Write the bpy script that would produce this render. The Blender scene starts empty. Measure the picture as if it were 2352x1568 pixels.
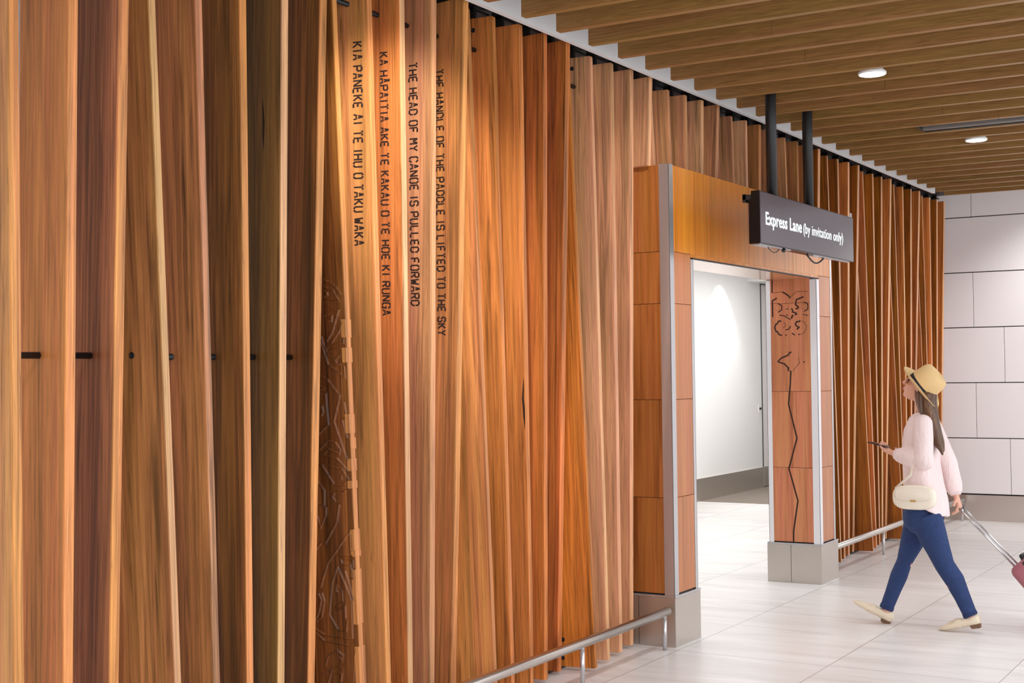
import bpy, bmesh, math, random
from mathutils import Vector, Matrix, Euler
random.seed(7)
PI = math.pi
SC = bpy.context.scene
COL = SC.collection

# ------------------------------------------------------------------ camera, world, exposure
CAM_POS = Vector((0, 0, 1.65))
FPX, CX, CY = 3166.0, 1176.0, 784.0
def _dir(px, py): return Vector(((px - CX) / FPX, -(py - CY) / FPX, -1.0))
_Y = _dir(3074, 830).normalized()
_X = -_dir(-4110, 921); _X.normalize()
_X = (_X - _Y * _X.dot(_Y)).normalized()
_Z = _X.cross(_Y)
ROT = Matrix((_X, _Y, _Z))
cam_d = bpy.data.cameras.new('camera'); cam_d.sensor_width = 36; cam_d.lens = FPX / 2352 * 36
cam = bpy.data.objects.new('camera', cam_d); COL.objects.link(cam)
cam.matrix_world = Matrix.Translation(CAM_POS) @ ROT.to_4x4()
cam_d.clip_start = 0.05; cam_d.clip_end = 200
SC.camera = cam

SC.view_settings.view_transform = 'Standard'; SC.view_settings.look = 'None'
SC.view_settings.gamma = 1; SC.view_settings.use_curve_mapping = False
SC.view_settings.exposure = 0.68

world = bpy.data.worlds.new('hall_fill'); SC.world = world; world.use_nodes = True  # even fill through the open sides; the skylit hall is invented
_bg = world.node_tree.nodes['Background']
_bg.inputs[0].default_value = (0.93, 0.975, 1.05, 1); _bg.inputs[1].default_value = 1.28

def lamp(name, kind, loc, energy, color=(1, .95, .9), target=None, **kw):
    d = bpy.data.lights.new(name, kind); d.energy = energy; d.color = color
    for k, v in kw.items(): setattr(d, k, v)
    o = bpy.data.objects.new(name, d); COL.objects.link(o); o.location = loc
    if target is not None:
        o.rotation_euler = (Vector(target) - Vector(loc)).to_track_quat('-Z', 'Y').to_euler()
    return o
# ceiling downlights: a row 1.3 m off the timber wall and two more rows across the hall
for Y in (2.34, 5.07, 7.805, 10.537, 13.27):
    lamp('downlight_beam', 'SPOT', (-2.26, Y, 3.315), 42, (.97, .985, 1), (-2.26, Y, 0),
         spot_size=math.radians(125), spot_blend=.7, shadow_soft_size=.08)
for X in (0.45,):
    for Y in (-0.4, 2.34, 5.07, 7.805, 10.537, 13.27):
        lamp('downlight_beam', 'SPOT', (X, Y, 3.315), 42, (.97, .985, 1), (X, Y, 0),
             spot_size=math.radians(125), spot_blend=.7, shadow_soft_size=.08)
# picture spots aimed at the lettered fins and at the doorway
lamp('picture_spot', 'SPOT', (-2.45, 3.9, 3.31), 125, (1, .96, .95), (-3.6, 5.15, 2.45),
     spot_size=math.radians(46), spot_blend=.8, shadow_soft_size=.05)
lamp('picture_spot', 'SPOT', (-2.3, 5.95, 3.31), 58, (1, .93, .88), (-3.5, 8.0, 2.35),
     spot_size=math.radians(46), spot_blend=.8, shadow_soft_size=.03)
lamp('end_wall_spot', 'SPOT', (-1.6, 13.95, 3.6), 120, (.97, .98, 1), (-2.2, 15.2, 1.7),
     spot_size=math.radians(90), spot_blend=.8, shadow_soft_size=.05)
# the room behind the doorway: added unseen fill and a spot grazing its far wall
lamp('back_room_fill', 'AREA', (-5.2, 11.5, 2.98), 66, (.98, .99, 1), (-5.2, 11.5, 0), shape='RECTANGLE', size=1.8, size_y=6.5)
lamp('back_room_fill', 'AREA', (-5.4, 16.5, 2.98), 38, (.98, .99, 1), (-5.4, 16.5, 0), shape='RECTANGLE', size=1.2, size_y=2.0)
lamp('wall_graze_spot', 'SPOT', (-6.62, 16.8, 3.04), 42, (1, .99, .98), (-6.74, 16.8, 0),
     spot_size=math.radians(84), spot_blend=.6, shadow_soft_size=.02)

# ------------------------------------------------------------------ helpers
def ray(px, py): return ROT @ _dir(px, py)
def on_x(px, py, x): r = ray(px, py); return CAM_POS + r * ((x - CAM_POS.x) / r.x)
def on_y(px, py, y): r = ray(px, py); return CAM_POS + r * ((y - CAM_POS.y) / r.y)
def on_z(px, py, z): r = ray(px, py); return CAM_POS + r * ((z - CAM_POS.z) / r.z)
def on_plane(px, py, p0, n):
    r = ray(px, py); return CAM_POS + r * ((p0 - CAM_POS).dot(n) / r.dot(n))
def proj(w):
    c = ROT.transposed() @ (Vector(w) - CAM_POS); return CX + FPX * c.x / -c.z, CY - FPX * c.y / -c.z

def lin(c):
    def f(v):
        v /= 255.0
        return v / 12.92 if v <= .04045 else ((v + .055) / 1.055) ** 2.4
    return (f(c[0]), f(c[1]), f(c[2]), 1)

class MB:
    def __init__(s): s.v = []; s.f = []; s.sm = []
    def add(s, vs, fs, smooth=False):
        b = len(s.v); s.v += [Vector(p) for p in vs]
        for f in fs: s.f.append([i + b for i in f]); s.sm.append(smooth)
        return s
    def box(s, a, b):
        x0, y0, z0 = [min(a[i], b[i]) for i in range(3)]; x1, y1, z1 = [max(a[i], b[i]) for i in range(3)]
        return s.hexa([(x0, y0, z0), (x1, y0, z0), (x1, y1, z0), (x0, y1, z0)], [(x0, y0, z1), (x1, y0, z1), (x1, y1, z1), (x0, y1, z1)])
    def hexa(s, lo, hi):
        n = len(lo); fs = [list(range(n))[::-1], list(range(n, 2 * n))]
        for i in range(n): j = (i + 1) % n; fs.append([i, j, j + n, i + n])
        return s.add(list(lo) + list(hi), fs)
    def bar(s, p, q, w, h, up=(0, 0, 1)):
        p = Vector(p); q = Vector(q); t = (q - p).normalized(); sd = t.cross(Vector(up)).normalized(); u = sd.cross(t)
        c = [sd * w / 2 + u * h / 2, -sd * w / 2 + u * h / 2, -sd * w / 2 - u * h / 2, sd * w / 2 - u * h / 2]
        return s.hexa([p + x for x in c], [q + x for x in c])
    def loft(s, rings, cap=True, smooth=True):
        n = len(rings[0]); vs = [p for r in rings for p in r]; fs = []
        for k in range(len(rings) - 1):
            for i in range(n):
                j = (i + 1) % n; fs.append([k * n + i, k * n + j, (k + 1) * n + j, (k + 1) * n + i])
        if cap: fs.append(list(range(n))[::-1]); fs.append([(len(rings) - 1) * n + i for i in range(n)])
        return s.add(vs, fs, smooth)
    def tube(s, pts, r, n=12, side=None, cap=True):
        """r: radius, or per point a radius or a pair (along the side axis, across it)"""
        pts = [Vector(p) for p in pts]; rings = []; sd = Vector(side) if side else None
        for k, p in enumerate(pts):
            t = (pts[min(k + 1, len(pts) - 1)] - pts[max(k - 1, 0)]).normalized()
            if sd is None: sd = t.cross(Vector((0, 0, 1)) if abs(t.z) < .9 else Vector((1, 0, 0)))
            a = (sd - t * sd.dot(t)).normalized(); b = t.cross(a)
            rr = r[k] if isinstance(r, (list, tuple)) else r
            ra, rb = rr if isinstance(rr, (list, tuple)) else (rr, rr)
            rings.append([p + a * ra * math.cos(2 * PI * i / n) + b * rb * math.sin(2 * PI * i / n) for i in range(n)])
            sd = a
        return s.loft(rings, cap)
    def ellip(s, c, ax, nu=16, nv=10):
        """ax: three semi-axis vectors"""
        c = Vector(c); ax = [Vector(a) for a in ax]; rings = []
        for k in range(nv + 1):
            th = -PI / 2 + PI * (k if 0 < k < nv else (k + (.06 if k == 0 else -.06))) / nv
            rings.append([c + ax[2] * math.sin(th) + (ax[0] * math.cos(2 * PI * i / nu) + ax[1] * math.sin(2 * PI * i / nu)) * math.cos(th) for i in range(nu)])
        return s.loft(rings)
    def lathe(s, c, axis, prof, n=32, closed=False, cap=True):
        """prof: (radius, height along axis)"""
        c = Vector(c); t = Vector(axis).normalized(); a = t.orthogonal().normalized(); b = t.cross(a)
        rings = [[c + t * h + (a * math.cos(2 * PI * i / n) + b * math.sin(2 * PI * i / n)) * r for i in range(n)] for r, h in prof]
        return s.loft(rings, cap)
    def build(s, name, mat, parent=None, origin=None, mat3=None, bevel=0, seg=2, kind=None):
        """mat3: local axes as columns; vertices are given in world space"""
        M = Matrix.Identity(4)
        if mat3 is not None: M = mat3.to_4x4()
        if origin is not None: M.translation = Vector(origin)
        inv = M.inverted()
        me = bpy.data.meshes.new(name)
        me.from_pydata([tuple(inv @ p) for p in s.v], [], s.f); me.update()
        bm = bmesh.new(); bm.from_mesh(me)
        for f, q in zip(bm.faces, s.sm): f.smooth = q
        bmesh.ops.recalc_face_normals(bm, faces=bm.faces)
        if bevel:
            es = [e for e in bm.edges if len(e.link_faces) == 2 and e.calc_face_angle(0) > .5]
            bmesh.ops.bevel(bm, geom=es, offset=bevel, segments=seg, affect='EDGES', clamp_overlap=True)
        bm.to_mesh(me); bm.free()
        if mat is not None: me.materials.append(mat)
        o = bpy.data.objects.new(name, me); COL.objects.link(o); o.matrix_world = M
        if parent is not None:
            o.parent = parent; o.matrix_parent_inverse = world_mat(parent).inverted()
        if kind: o['kind'] = kind
        return o
def world_mat(o):
    m = o.matrix_basis.copy()
    while o.parent is not None:
        m = o.parent.matrix_basis @ o.matrix_parent_inverse @ m if False else (o.parent.matrix_basis @ o.matrix_parent_inverse) @ m
        o = o.parent
    return m
def tag(o, label, cat, group=None, kind=None):
    o['label'] = label; o['category'] = cat
    if group: o['group'] = group
    if kind: o['kind'] = kind
    return o
def thing(name, label, cat, loc, group=None):
    o = bpy.data.objects.new(name, None); COL.objects.link(o); o.location = loc; o.empty_display_size = .1
    return tag(o, label, cat, group)
def struct(o): o['kind'] = 'structure'; return o

# ------------------------------------------------------------------ materials
def mat_new(name):
    m = bpy.data.materials.new(name); m.use_nodes = True
    nt = m.node_tree; return m, nt, nt.nodes['Principled BSDF']
def plain(name, c, rough=.5, metal=0, emit=None, es=0, spec=.5, var=.06, vscale=6, wrinkle=None):
    m, nt, b = mat_new(name); N, L = nt.nodes, nt.links
    tc = N.new('ShaderNodeTexCoord'); no = N.new('ShaderNodeTexNoise'); no.inputs['Scale'].default_value = vscale; no.inputs['Detail'].default_value = 4
    L.new(tc.outputs['Object'], no.inputs['Vector'])
    mr = N.new('ShaderNodeMapRange'); mr.inputs['To Min'].default_value = 1 - var; mr.inputs['To Max'].default_value = 1 + var
    L.new(no.outputs['Fac'], mr.inputs['Value'])
    mx = N.new('ShaderNodeVectorMath'); mx.operation = 'SCALE'; mx.inputs[0].default_value = lin(c)[:3]
    L.new(mr.outputs[0], mx.inputs['Scale']); L.new(mx.outputs[0], b.inputs['Base Color'])
    b.inputs['Roughness'].default_value = rough; b.inputs['Metallic'].default_value = metal; b.inputs['Specular IOR Level'].default_value = spec
    if wrinkle:
        mp = N.new('ShaderNodeMapping'); mp.inputs['Scale'].default_value = wrinkle[0]; L.new(tc.outputs['Object'], mp.inputs[0])
        wn = N.new('ShaderNodeTexNoise'); wn.inputs['Scale'].default_value = 1; wn.inputs['Detail'].default_value = 3; wn.inputs['Distortion'].default_value = 1.2; L.new(mp.outputs[0], wn.inputs['Vector'])
        bp = N.new('ShaderNodeBump'); bp.inputs['Strength'].default_value = wrinkle[1]; bp.inputs['Distance'].default_value = .02
        L.new(wn.outputs['Fac'], bp.inputs['Height']); L.new(bp.outputs[0], b.inputs['Normal'])
    if emit: b.inputs['Emission Color'].default_value = lin(emit); b.inputs['Emission Strength'].default_value = es
    return m
def brushed(name, c, rough=.3, axis=(1, 1, 120)):
    m, nt, b = mat_new(name); N, L = nt.nodes, nt.links
    tc = N.new('ShaderNodeTexCoord'); mp = N.new('ShaderNodeMapping'); mp.inputs['Scale'].default_value = axis
    no = N.new('ShaderNodeTexNoise'); no.inputs['Scale'].default_value = 3; no.inputs['Detail'].default_value = 3
    L.new(tc.outputs['Object'], mp.inputs[0]); L.new(mp.outputs[0], no.inputs['Vector'])
    mr = N.new('ShaderNodeMapRange'); mr.inputs['To Min'].default_value = rough - .07; mr.inputs['To Max'].default_value = rough + .07
    L.new(no.outputs['Fac'], mr.inputs['Value']); L.new(mr.outputs[0], b.inputs['Roughness'])
    b.inputs['Base Color'].default_value = lin(c); b.inputs['Metallic'].default_value = 1
    return m
def wood(name, dark, mid, light, axis='Z', bands=9.0, rough=.40, fine=1.0, figure=.5, coat=.06, spec=.32, rnd=True, seed=0.0, streak=.55, lines=1.0):
    """boards cut from a stretched 3D grain field; local axis = grain direction"""
    m, nt, b = mat_new(name); N, L = nt.nodes, nt.links
    tc = N.new('ShaderNodeTexCoord'); oi = N.new('ShaderNodeObjectInfo')
    off = N.new('ShaderNodeVectorMath'); off.operation = 'SCALE'; off.inputs[0].default_value = (37, 53, 71)
    if rnd: L.new(oi.outputs['Random'], off.inputs['Scale'])
    else: off.inputs['Scale'].default_value = seed
    ad = N.new('ShaderNodeVectorMath'); ad.operation = 'ADD'
    L.new(tc.outputs['Object'], ad.inputs[0]); L.new(off.outputs[0], ad.inputs[1])
    def mapped(across, along):
        mp = N.new('ShaderNodeMapping')
        mp.inputs['Scale'].default_value = (across, across, along) if axis == 'Z' else ((along, across, across) if axis == 'X' else (across, along, across))
        L.new(ad.outputs[0], mp.inputs[0]); return mp.outputs[0]
    def noise(vec, detail, dist, rough_=.55):
        n = N.new('ShaderNodeTexNoise'); n.inputs['Scale'].default_value = 1; n.inputs['Detail'].default_value = detail
        n.inputs['Distortion'].default_value = dist; n.inputs['Roughness'].default_value = rough_
        L.new(vec, n.inputs['Vector']); return n.outputs['Fac']
    n1 = noise(mapped(bands, .28), 3, .4)
    n2 = noise(mapped(bands * 4.2, 1.15), 5, figure * 2.6)
    mixf = N.new('ShaderNodeMath'); mixf.operation = 'MULTIPLY_ADD'; mixf.inputs[1].default_value = streak
    mixf2 = N.new('ShaderNodeMath'); mixf2.operation = 'MULTIPLY'; mixf2.inputs[1].default_value = 1 - streak
    L.new(n1, mixf2.inputs[0]); L.new(n2, mixf.inputs[0]); L.new(mixf2.outputs[0], mixf.inputs[2])
    rp = N.new('ShaderNodeValToRGB'); e = rp.color_ramp.elements
    e[0].position = .34; e[0].color = lin(dark); e[1].position = .66; e[1].color = lin(light)
    x = e.new(.5); x.color = lin(mid)
    L.new(mixf.outputs[0], rp.inputs['Fac'])
    n4 = noise(mapped(bands * 7.5, 1.9), 6, figure * 3.2, .64)
    sm = N.new('ShaderNodeMapRange'); sm.interpolation_type = 'SMOOTHSTEP'; sm.inputs['From Min'].default_value = .54; sm.inputs['From Max'].default_value = .70
    sm.inputs['To Min'].default_value = 1.0; sm.inputs['To Max'].default_value = 1 - .42 * lines
    L.new(n4, sm.inputs['Value'])
    n3 = noise(mapped(150 * fine, 3.2), 5, .3, .7)
    mr = N.new('ShaderNodeMapRange'); mr.inputs['From Min'].default_value = .3; mr.inputs['From Max'].default_value = .7
    mr.inputs['To Min'].default_value = .80; mr.inputs['To Max'].default_value = 1.12
    L.new(n3, mr.inputs['Value'])
    sc = N.new('ShaderNodeVectorMath'); sc.operation = 'SCALE'
    n5 = noise(mapped(bands * 1.7, .35), 3, .5)
    hr_ = N.new('ShaderNodeValToRGB'); he = hr_.color_ramp.elements
    he[0].position = .36; he[0].color = (1.06, .92, .98, 1); he[1].position = .64; he[1].color = (1.02, 1.025, .87, 1)
    L.new(n5, hr_.inputs['Fac'])
    hm = N.new('ShaderNodeVectorMath'); hm.operation = 'MULTIPLY'; L.new(rp.outputs['Color'], hm.inputs[0]); L.new(hr_.outputs['Color'], hm.inputs[1])
    mm = N.new('ShaderNodeMath'); mm.operation = 'MULTIPLY'; L.new(mr.outputs[0], mm.inputs[0]); L.new(sm.outputs[0], mm.inputs[1])
    L.new(hm.outputs[0], sc.inputs[0]); L.new(mm.outputs[0], sc.inputs['Scale'])
    L.new(sc.outputs[0], b.inputs['Base Color'])
    b.inputs['Roughness'].default_value = rough; b.inputs['Specular IOR Level'].default_value = spec
    b.inputs['Coat Weight'].default_value = coat; b.inputs['Coat Roughness'].default_value = .22
    bp = N.new('ShaderNodeBump'); bp.inputs['Strength'].default_value = .12; bp.inputs['Distance'].default_value = .002
    L.new(n3, bp.inputs['Height']); L.new(bp.outputs[0], b.inputs['Normal'])
    return m

M = {}
M['white_wall'] = plain('white_paint', (236, 234, 232), .55, var=.015, vscale=2)
M['white_panel'] = plain('white_wall_panel', (238, 231, 229), .38, var=.012, vscale=2)
M['ceiling_white'] = plain('ceiling_paint', (205, 203, 202), .7, var=.02)
M['bulkhead'] = plain('bulkhead_paint', (222, 220, 219), .6, var=.02)
M['black'] = plain('black_powder_coat', (22, 21, 22), .45, var=.1)
M['black_gloss'] = plain('black_gloss', (14, 13, 14), .22, var=.1)
M['gap_shade'] = plain('door_gap_shade', (74, 78, 78), .8)  # dark strip standing for the shade inside the door gap
M['joint'] = plain('dark_joint', (38, 35, 34), .8)
M['steel'] = brushed('brushed_steel', (206, 198, 190), .36, (2, 2, 30)); M['steel'].node_tree.nodes['Principled BSDF'].inputs['Metallic'].default_value = .9
M['steel_rail'] = brushed('steel_rail', (210, 204, 197), .24, (3, .6, 3))
M['steel_trim'] = brushed('steel_trim', (205, 203, 204), .20, (90, 90, 2))
M['trim_reflect'] = plain('trim_white_reflection', (240, 238, 240), .32, metal=.25, var=.02)  # steel trim with the white room's reflection put into its colour
M['steel_trim'].node_tree.nodes['Principled BSDF'].inputs['Metallic'].default_value = .72
M['steel_base'] = brushed('steel_base', (214, 206, 198), .38, (2, 2, 90))
M['carpet'] = plain('grey_brown_carpet', (128, 116, 106), .95, var=.18, vscale=220)
M['engrave'] = plain('engraved_letter', (46, 24, 12), .85)
M['groove'] = plain('routed_groove', (52, 28, 16), .85)
M['lamp'] = plain('lamp_lens', (255, 250, 244), .4, emit=(255, 246, 236), es=9)
M['lamp_rim'] = plain('lamp_rim', (240, 240, 240), .4)
M['slat'] = wood('oak_batten', (122, 90, 48), (146, 110, 62), (162, 124, 74), 'X', bands=8, rough=.45, figure=2.2, coat=.05, streak=.75, lines=.35)
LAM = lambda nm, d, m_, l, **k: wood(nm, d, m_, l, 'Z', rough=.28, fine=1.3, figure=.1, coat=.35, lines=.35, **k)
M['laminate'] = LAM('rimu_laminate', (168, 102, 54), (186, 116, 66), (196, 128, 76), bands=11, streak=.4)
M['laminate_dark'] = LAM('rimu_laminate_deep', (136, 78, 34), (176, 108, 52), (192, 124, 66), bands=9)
M['laminate_gold'] = LAM('rimu_laminate_gold', (178, 106, 28), (214, 134, 38), (224, 148, 52), bands=16, streak=.5)
M['laminate_red'] = LAM('rimu_laminate_red', (172, 104, 72), (202, 132, 94), (212, 144, 108), bands=10)
M['soffit'] = plain('soffit_laminate', (206, 150, 108), .10, spec=.9)

# ------------------------------------------------------------------ the setting
def floor_mat():
    m, nt, b = mat_new('floor_tile'); N, L = nt.nodes, nt.links
    tc = N.new('ShaderNodeTexCoord'); sp = N.new('ShaderNodeSeparateXYZ'); L.new(tc.outputs['Object'], sp.inputs[0])
    def tri(sock, o, p, w):
        a = N.new('ShaderNodeMath'); a.operation = 'ADD'; a.inputs[1].default_value = -o + 500 * p; L.new(sock, a.inputs[0])
        d = N.new('ShaderNodeMath'); d.operation = 'DIVIDE'; d.inputs[1].default_value = p; L.new(a.outputs[0], d.inputs[0])
        f = N.new('ShaderNodeMath'); f.operation = 'FRACT'; L.new(d.outputs[0], f.inputs[0])
        fl = N.new('ShaderNodeMath'); fl.operation = 'FLOOR'; L.new(d.outputs[0], fl.inputs[0])
        c = N.new('ShaderNodeMath'); c.operation = 'LESS_THAN'; c.inputs[1].default_value = w / p; L.new(f.outputs[0], c.inputs[0])
        return c.outputs[0], fl.outputs[0]
    jx, ix = tri(sp.outputs['X'], -3.375, .91, .0045); jy, iy = tri(sp.outputs['Y'], 7.475, 1.465, .0045)
    j = N.new('ShaderNodeMath'); j.operation = 'MAXIMUM'; L.new(jx, j.inputs[0]); L.new(jy, j.inputs[1])
    cmb = N.new('ShaderNodeCombineXYZ'); L.new(ix, cmb.inputs[0]); L.new(iy, cmb.inputs[1])
    wn = N.new('ShaderNodeTexWhiteNoise'); L.new(cmb.outputs[0], wn.inputs['Vector'])
    sv = N.new('ShaderNodeVectorMath'); sv.operation = 'SCALE'; sv.inputs['Scale'].default_value = 9; L.new(wn.outputs['Color'], sv.inputs[0])
    ad = N.new('ShaderNodeVectorMath'); ad.operation = 'ADD'; L.new(tc.outputs['Object'], ad.inputs[0]); L.new(sv.outputs[0], ad.inputs[1])
    mp = N.new('ShaderNodeMapping'); mp.inputs['Scale'].default_value = (.9, 6.5, 1); mp.inputs['Rotation'].default_value = (0, 0, .12); L.new(ad.outputs[0], mp.inputs[0])
    no = N.new('ShaderNodeTexNoise'); no.inputs['Scale'].default_value = 1; no.inputs['Detail'].default_value = 5; no.inputs['Distortion'].default_value = .9; L.new(mp.outputs[0], no.inputs['Vector'])
    rp = N.new('ShaderNodeValToRGB'); e = rp.color_ramp.elements
    e[0].position = .32; e[0].color = lin((224, 219, 214)); e[1].position = .62; e[1].color = lin((239, 236, 233))
    x = e.new(.45); x.color = lin((233, 229, 225)); x = e.new(.70); x.color = lin((247, 245, 243))
    L.new(no.outputs['Fac'], rp.inputs['Fac'])
    mx = N.new('ShaderNodeMix'); mx.data_type = 'RGBA'; L.new(j.outputs[0], mx.inputs['Factor']); L.new(rp.outputs['Color'], mx.inputs['A']); mx.inputs['B'].default_value = lin((150, 138, 130))
    L.new(mx.outputs['Result'], b.inputs['Base Color'])
    b.inputs['Roughness'].default_value = .30; b.inputs['Specular IOR Level'].default_value = .5
    return m
M['floor'] = floor_mat()
struct(MB().box((-7.2, -3, -.1), (6, 16.045, 0)).build('floor', M['floor']))
struct(MB().box((-7.2, 16.045, -.1), (-3.0, 21, 0.004)).build('floor_carpet', M['carpet']))
struct(MB().box((-3.97, -3, 3.80), (0.9, 15.4, 3.9)).build('ceiling', M['ceiling_white']))  # stops short out of view to let world light reach the fins
WB = -3.97
# wall behind the fins, in three pieces round the doorway
struct(MB().box((WB - .02, -3, 0), (WB, 7.72, 3.9)).box((WB - .02, 7.72, 2.6), (WB, 10.74, 3.9)).box((WB - .02, 10.74, 0), (WB, 15.4, 3.9)).build('wall_left', M['white_wall']))
struct(MB().box((-3.43, -3, 3.372), (-3.40, 13.9, 3.9)).build('trim_1', M['bulkhead']))
struct(MB().box((WB, -3, 3.47), (-3.43, 14.95, 3.56)).build('trim_2', M['black']))
struct(MB().box((WB, -3, 0), (-3.74, 7.5, .014)).box((WB, 10.75, 0), (-3.74, 15.15, .014)).build('trim_3', M['black']))
# end wall: panels over a dark backing, stainless skirting
EY = 15.2
struct(MB().box((WB, EY + .012, 0), (6, EY + .15, 3.9)).build('wall_end', M['joint']))
rows = [(.290, .876, -2.99), (.886, 1.468, -3.33), (1.478, 2.060, -3.03), (2.070, 2.651, -3.34), (2.661, 3.245, -2.5), (3.255, 3.84, -3.345)]
pw = 1.62
for z0, z1, x0 in rows:
    mb = MB(); x = x0 - pw * 2
    while x < 6:
        a, b = max(x + .0025, WB + .0), min(x + pw - .0025, 5.95)
        if b > a + .02: mb.box((a, EY, z0), (b, EY + .02, z1))
        x += pw
    struct(mb.build('wall_end_panels', M['white_panel'], bevel=.0015, seg=1))
struct(MB().box((WB, EY - .012, 0), (6, EY + .01, .276)).build('baseboard_end', M['steel_base']))
# room behind the doorway
BX = -6.9
struct(MB().box((BX - .12, 5, 0), (BX, 18.27, 3.15)).box((BX - .12, 18.27, 2.3), (BX, 18.29, 3.15)).box((BX - .12, 19.3, 0), (BX, 21, 3.15)).box((BX - .12, 18.27, 2.84), (BX, 19.3, 3.15)).build('wall_back', M['white_wall']))
struct(MB().box((BX - .12, 20.9, 0), (WB - .1, 21.0, 3.15)).build('wall_far', M['white_wall']))
struct(MB().box((BX - .12, 4.9, 0), (WB - .1, 5.0, 3.15)).build('wall_near', M['white_wall']))
struct(MB().box((WB - .12, 15.4, 0), (WB, 21, 3.15)).build('wall_right', M['white_wall']))
struct(MB().box((BX - .12, 5, 3.1), (WB - .02, 21, 3.2)).build('ceiling_back', M['ceiling_white']))
struct(MB().box((BX, 17.8, 2.84), (-4.4, 18.5, 3.1)).build('trim_4', M['white_wall']))
struct(MB().box((BX - .01, 5, 0), (BX + .015, 18.26, .285)).build('baseboard_back', M['steel_base']))
d1 = struct(MB().box((BX - .06, 18.30, .01), (BX - .01, 19.27, 2.83)).build('door_1', M['white_panel']))
struct(MB().box((BX - .1, 18.26, 0), (BX - .065, 19.32, 2.85)).build('door_1_frame', M['joint']))
MB().box((BX - .012, 18.32, .02), (BX + .004, 19.25, .285)).build('kick_plate', M['steel_base'], d1)
struct(MB().box((BX - .002, 18.262, .285), (BX + .003, 18.298, 2.84)).box((BX - .002, 18.262, 2.825), (BX + .003, 19.3, 2.845)).build('trim_11', M['gap_shade']))
lk = tag(MB().box((BX, 18.13, 1.04), (BX + .006, 18.21, 1.16)).build('lock_plate', M['white_panel']), 'small white lock plate on the back room wall beside the tall door gap', 'lock')
MB().lathe((BX + .006, 18.17, 1.10), (1, 0, 0), [(.016, 0), (.016, .02), (.008, .024)], 12).build('keyhole', M['black'], lk)

# ------------------------------------------------------------------ timber fins
ZT, ZB = 3.40, .02
T, D = .040, .26
PHI = [math.radians(a) for a in (8, 4, 0, -5, -9)]
def PAL(m_, k=.62, g=1.16):
    d = tuple(v * k for v in m_); l = (min(255, m_[0] * g + 6), min(255, m_[1] * (g + .02) + 6), min(255, m_[2] * (g + .02) + 6))
    return d, m_, l
SETS = {  # mid tone, contrast: named after how the boards look
    'honey': ((210, 142, 82), .64, 1.12), 'tan': ((182, 124, 74), .58, 1.18), 'cinnamon': ((206, 130, 68), .54, 1.16),
    'russet': ((194, 114, 56), .52, 1.20), 'umber': ((142, 94, 48), .58, 1.26), 'olive': ((136, 98, 50), .62, 1.20),
    'walnut': ((122, 74, 34), .54, 1.36), 'rose': ((204, 146, 104), .62, 1.12), 'amber': ((206, 126, 50), .52, 1.18),
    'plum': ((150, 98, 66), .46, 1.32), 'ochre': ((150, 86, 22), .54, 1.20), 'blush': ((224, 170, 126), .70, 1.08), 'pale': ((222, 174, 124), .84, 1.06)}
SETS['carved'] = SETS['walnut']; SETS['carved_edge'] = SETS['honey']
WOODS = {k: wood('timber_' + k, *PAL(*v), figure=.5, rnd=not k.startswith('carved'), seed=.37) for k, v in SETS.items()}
ALLF = {}
def fin(front_bottom, front_top, k, tone, zlo=ZB, zhi=ZT, depth=D, name='timber_fin', t=T, hanger=True, screws=(), build=True, edge=None):
    """front_* : far front corner of the board at ZB and ZT.  The board leans along that line."""
    Bq, Tq = Vector(front_bottom), Vector(front_top)
    def at(z): return Bq + (Tq - Bq) * ((z - Bq.z) / (Tq.z - Bq.z))
    ph = PHI[k]
    dv = Vector((-math.cos(ph), -math.sin(ph), 0)); tv = Vector((-math.sin(ph), math.cos(ph), 0))
    e = (Tq - Bq).normalized()
    lo, hi = at(zlo), at(zhi)
    quad = lambda p: [p, p - tv * t, p - tv * t + dv * depth, p + dv * depth]
    zx = e; xx = (dv - zx * dv.dot(zx)).normalized(); yx = zx.cross(xx)
    m3 = Matrix((xx, yx, zx)).transposed()
    org = lo - tv * t / 2 + dv * depth / 2
    info = dict(at=at, dv=dv, tv=tv, lo=lo, hi=hi, m3=m3, org=org, e=e, depth=depth, t=t)
    # near face plane
    info['p0'] = lo - tv * t; info['n'] = (-(dv.cross(e))).normalized()
    if info['n'].y > 0: info['n'] = -info['n']
    if not build: return None, info
    o = MB().hexa(quad(lo), quad(hi)).build(name, WOODS[tone], None, org, m3, bevel=.0022)
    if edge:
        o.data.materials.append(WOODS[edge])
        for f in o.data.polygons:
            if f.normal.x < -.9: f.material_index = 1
    if hanger:
        b0 = hi + dv * depth * .55 - tv * t * .5
        hb = MB().box(b0 + Vector((-.03, -.012, -.0)), b0 + Vector((.03, .012, 3.472 - zhi)))
        hb.box(b0 + Vector((-.02, -.012, .045)), b0 + Vector((.02, .15, .057)))
        hb.build('hanger', M['black'], o)
    for px, py in screws:
        c = on_plane(px, py, info['p0'], info['n']); n = info['n']
        MB().lathe(c - n * .001, n, [(.0115, 0), (.0115, .0035), (.009, .0045), (.0045, .0045), (.004, .002)], 16).build('screw', M['black'], o)
    info['o'] = o
    return o, info
def plane_hit(px, py, xb, xt):
    """the point of the sloping front plane x = xb + (xt-xb)*(z-ZB)/(ZT-ZB) seen at a pixel"""
    s = (xt - xb) / (ZT - ZB); n = Vector((1, 0, -s)); return on_plane(px, py, Vector((xb, 0, ZB)), n)
def line_fin(pa, pb, xb, xt):
    a, b = plane_hit(*pa, xb, xt), plane_hit(*pb, xb, xt)
    f = lambda z: a + (b - a) * ((z - a.z) / (b.z - a.z))
    return f(ZB), f(ZT)
XB = lambda k, far=0: -3.535 - .033 * k - far
XT = lambda k: -3.560 + .027 * k
FINS = []   # (info, key)
GRP = 'tall timber fins along the wall'
def add(key, o, info): ALLF[key] = info; return o
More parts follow.
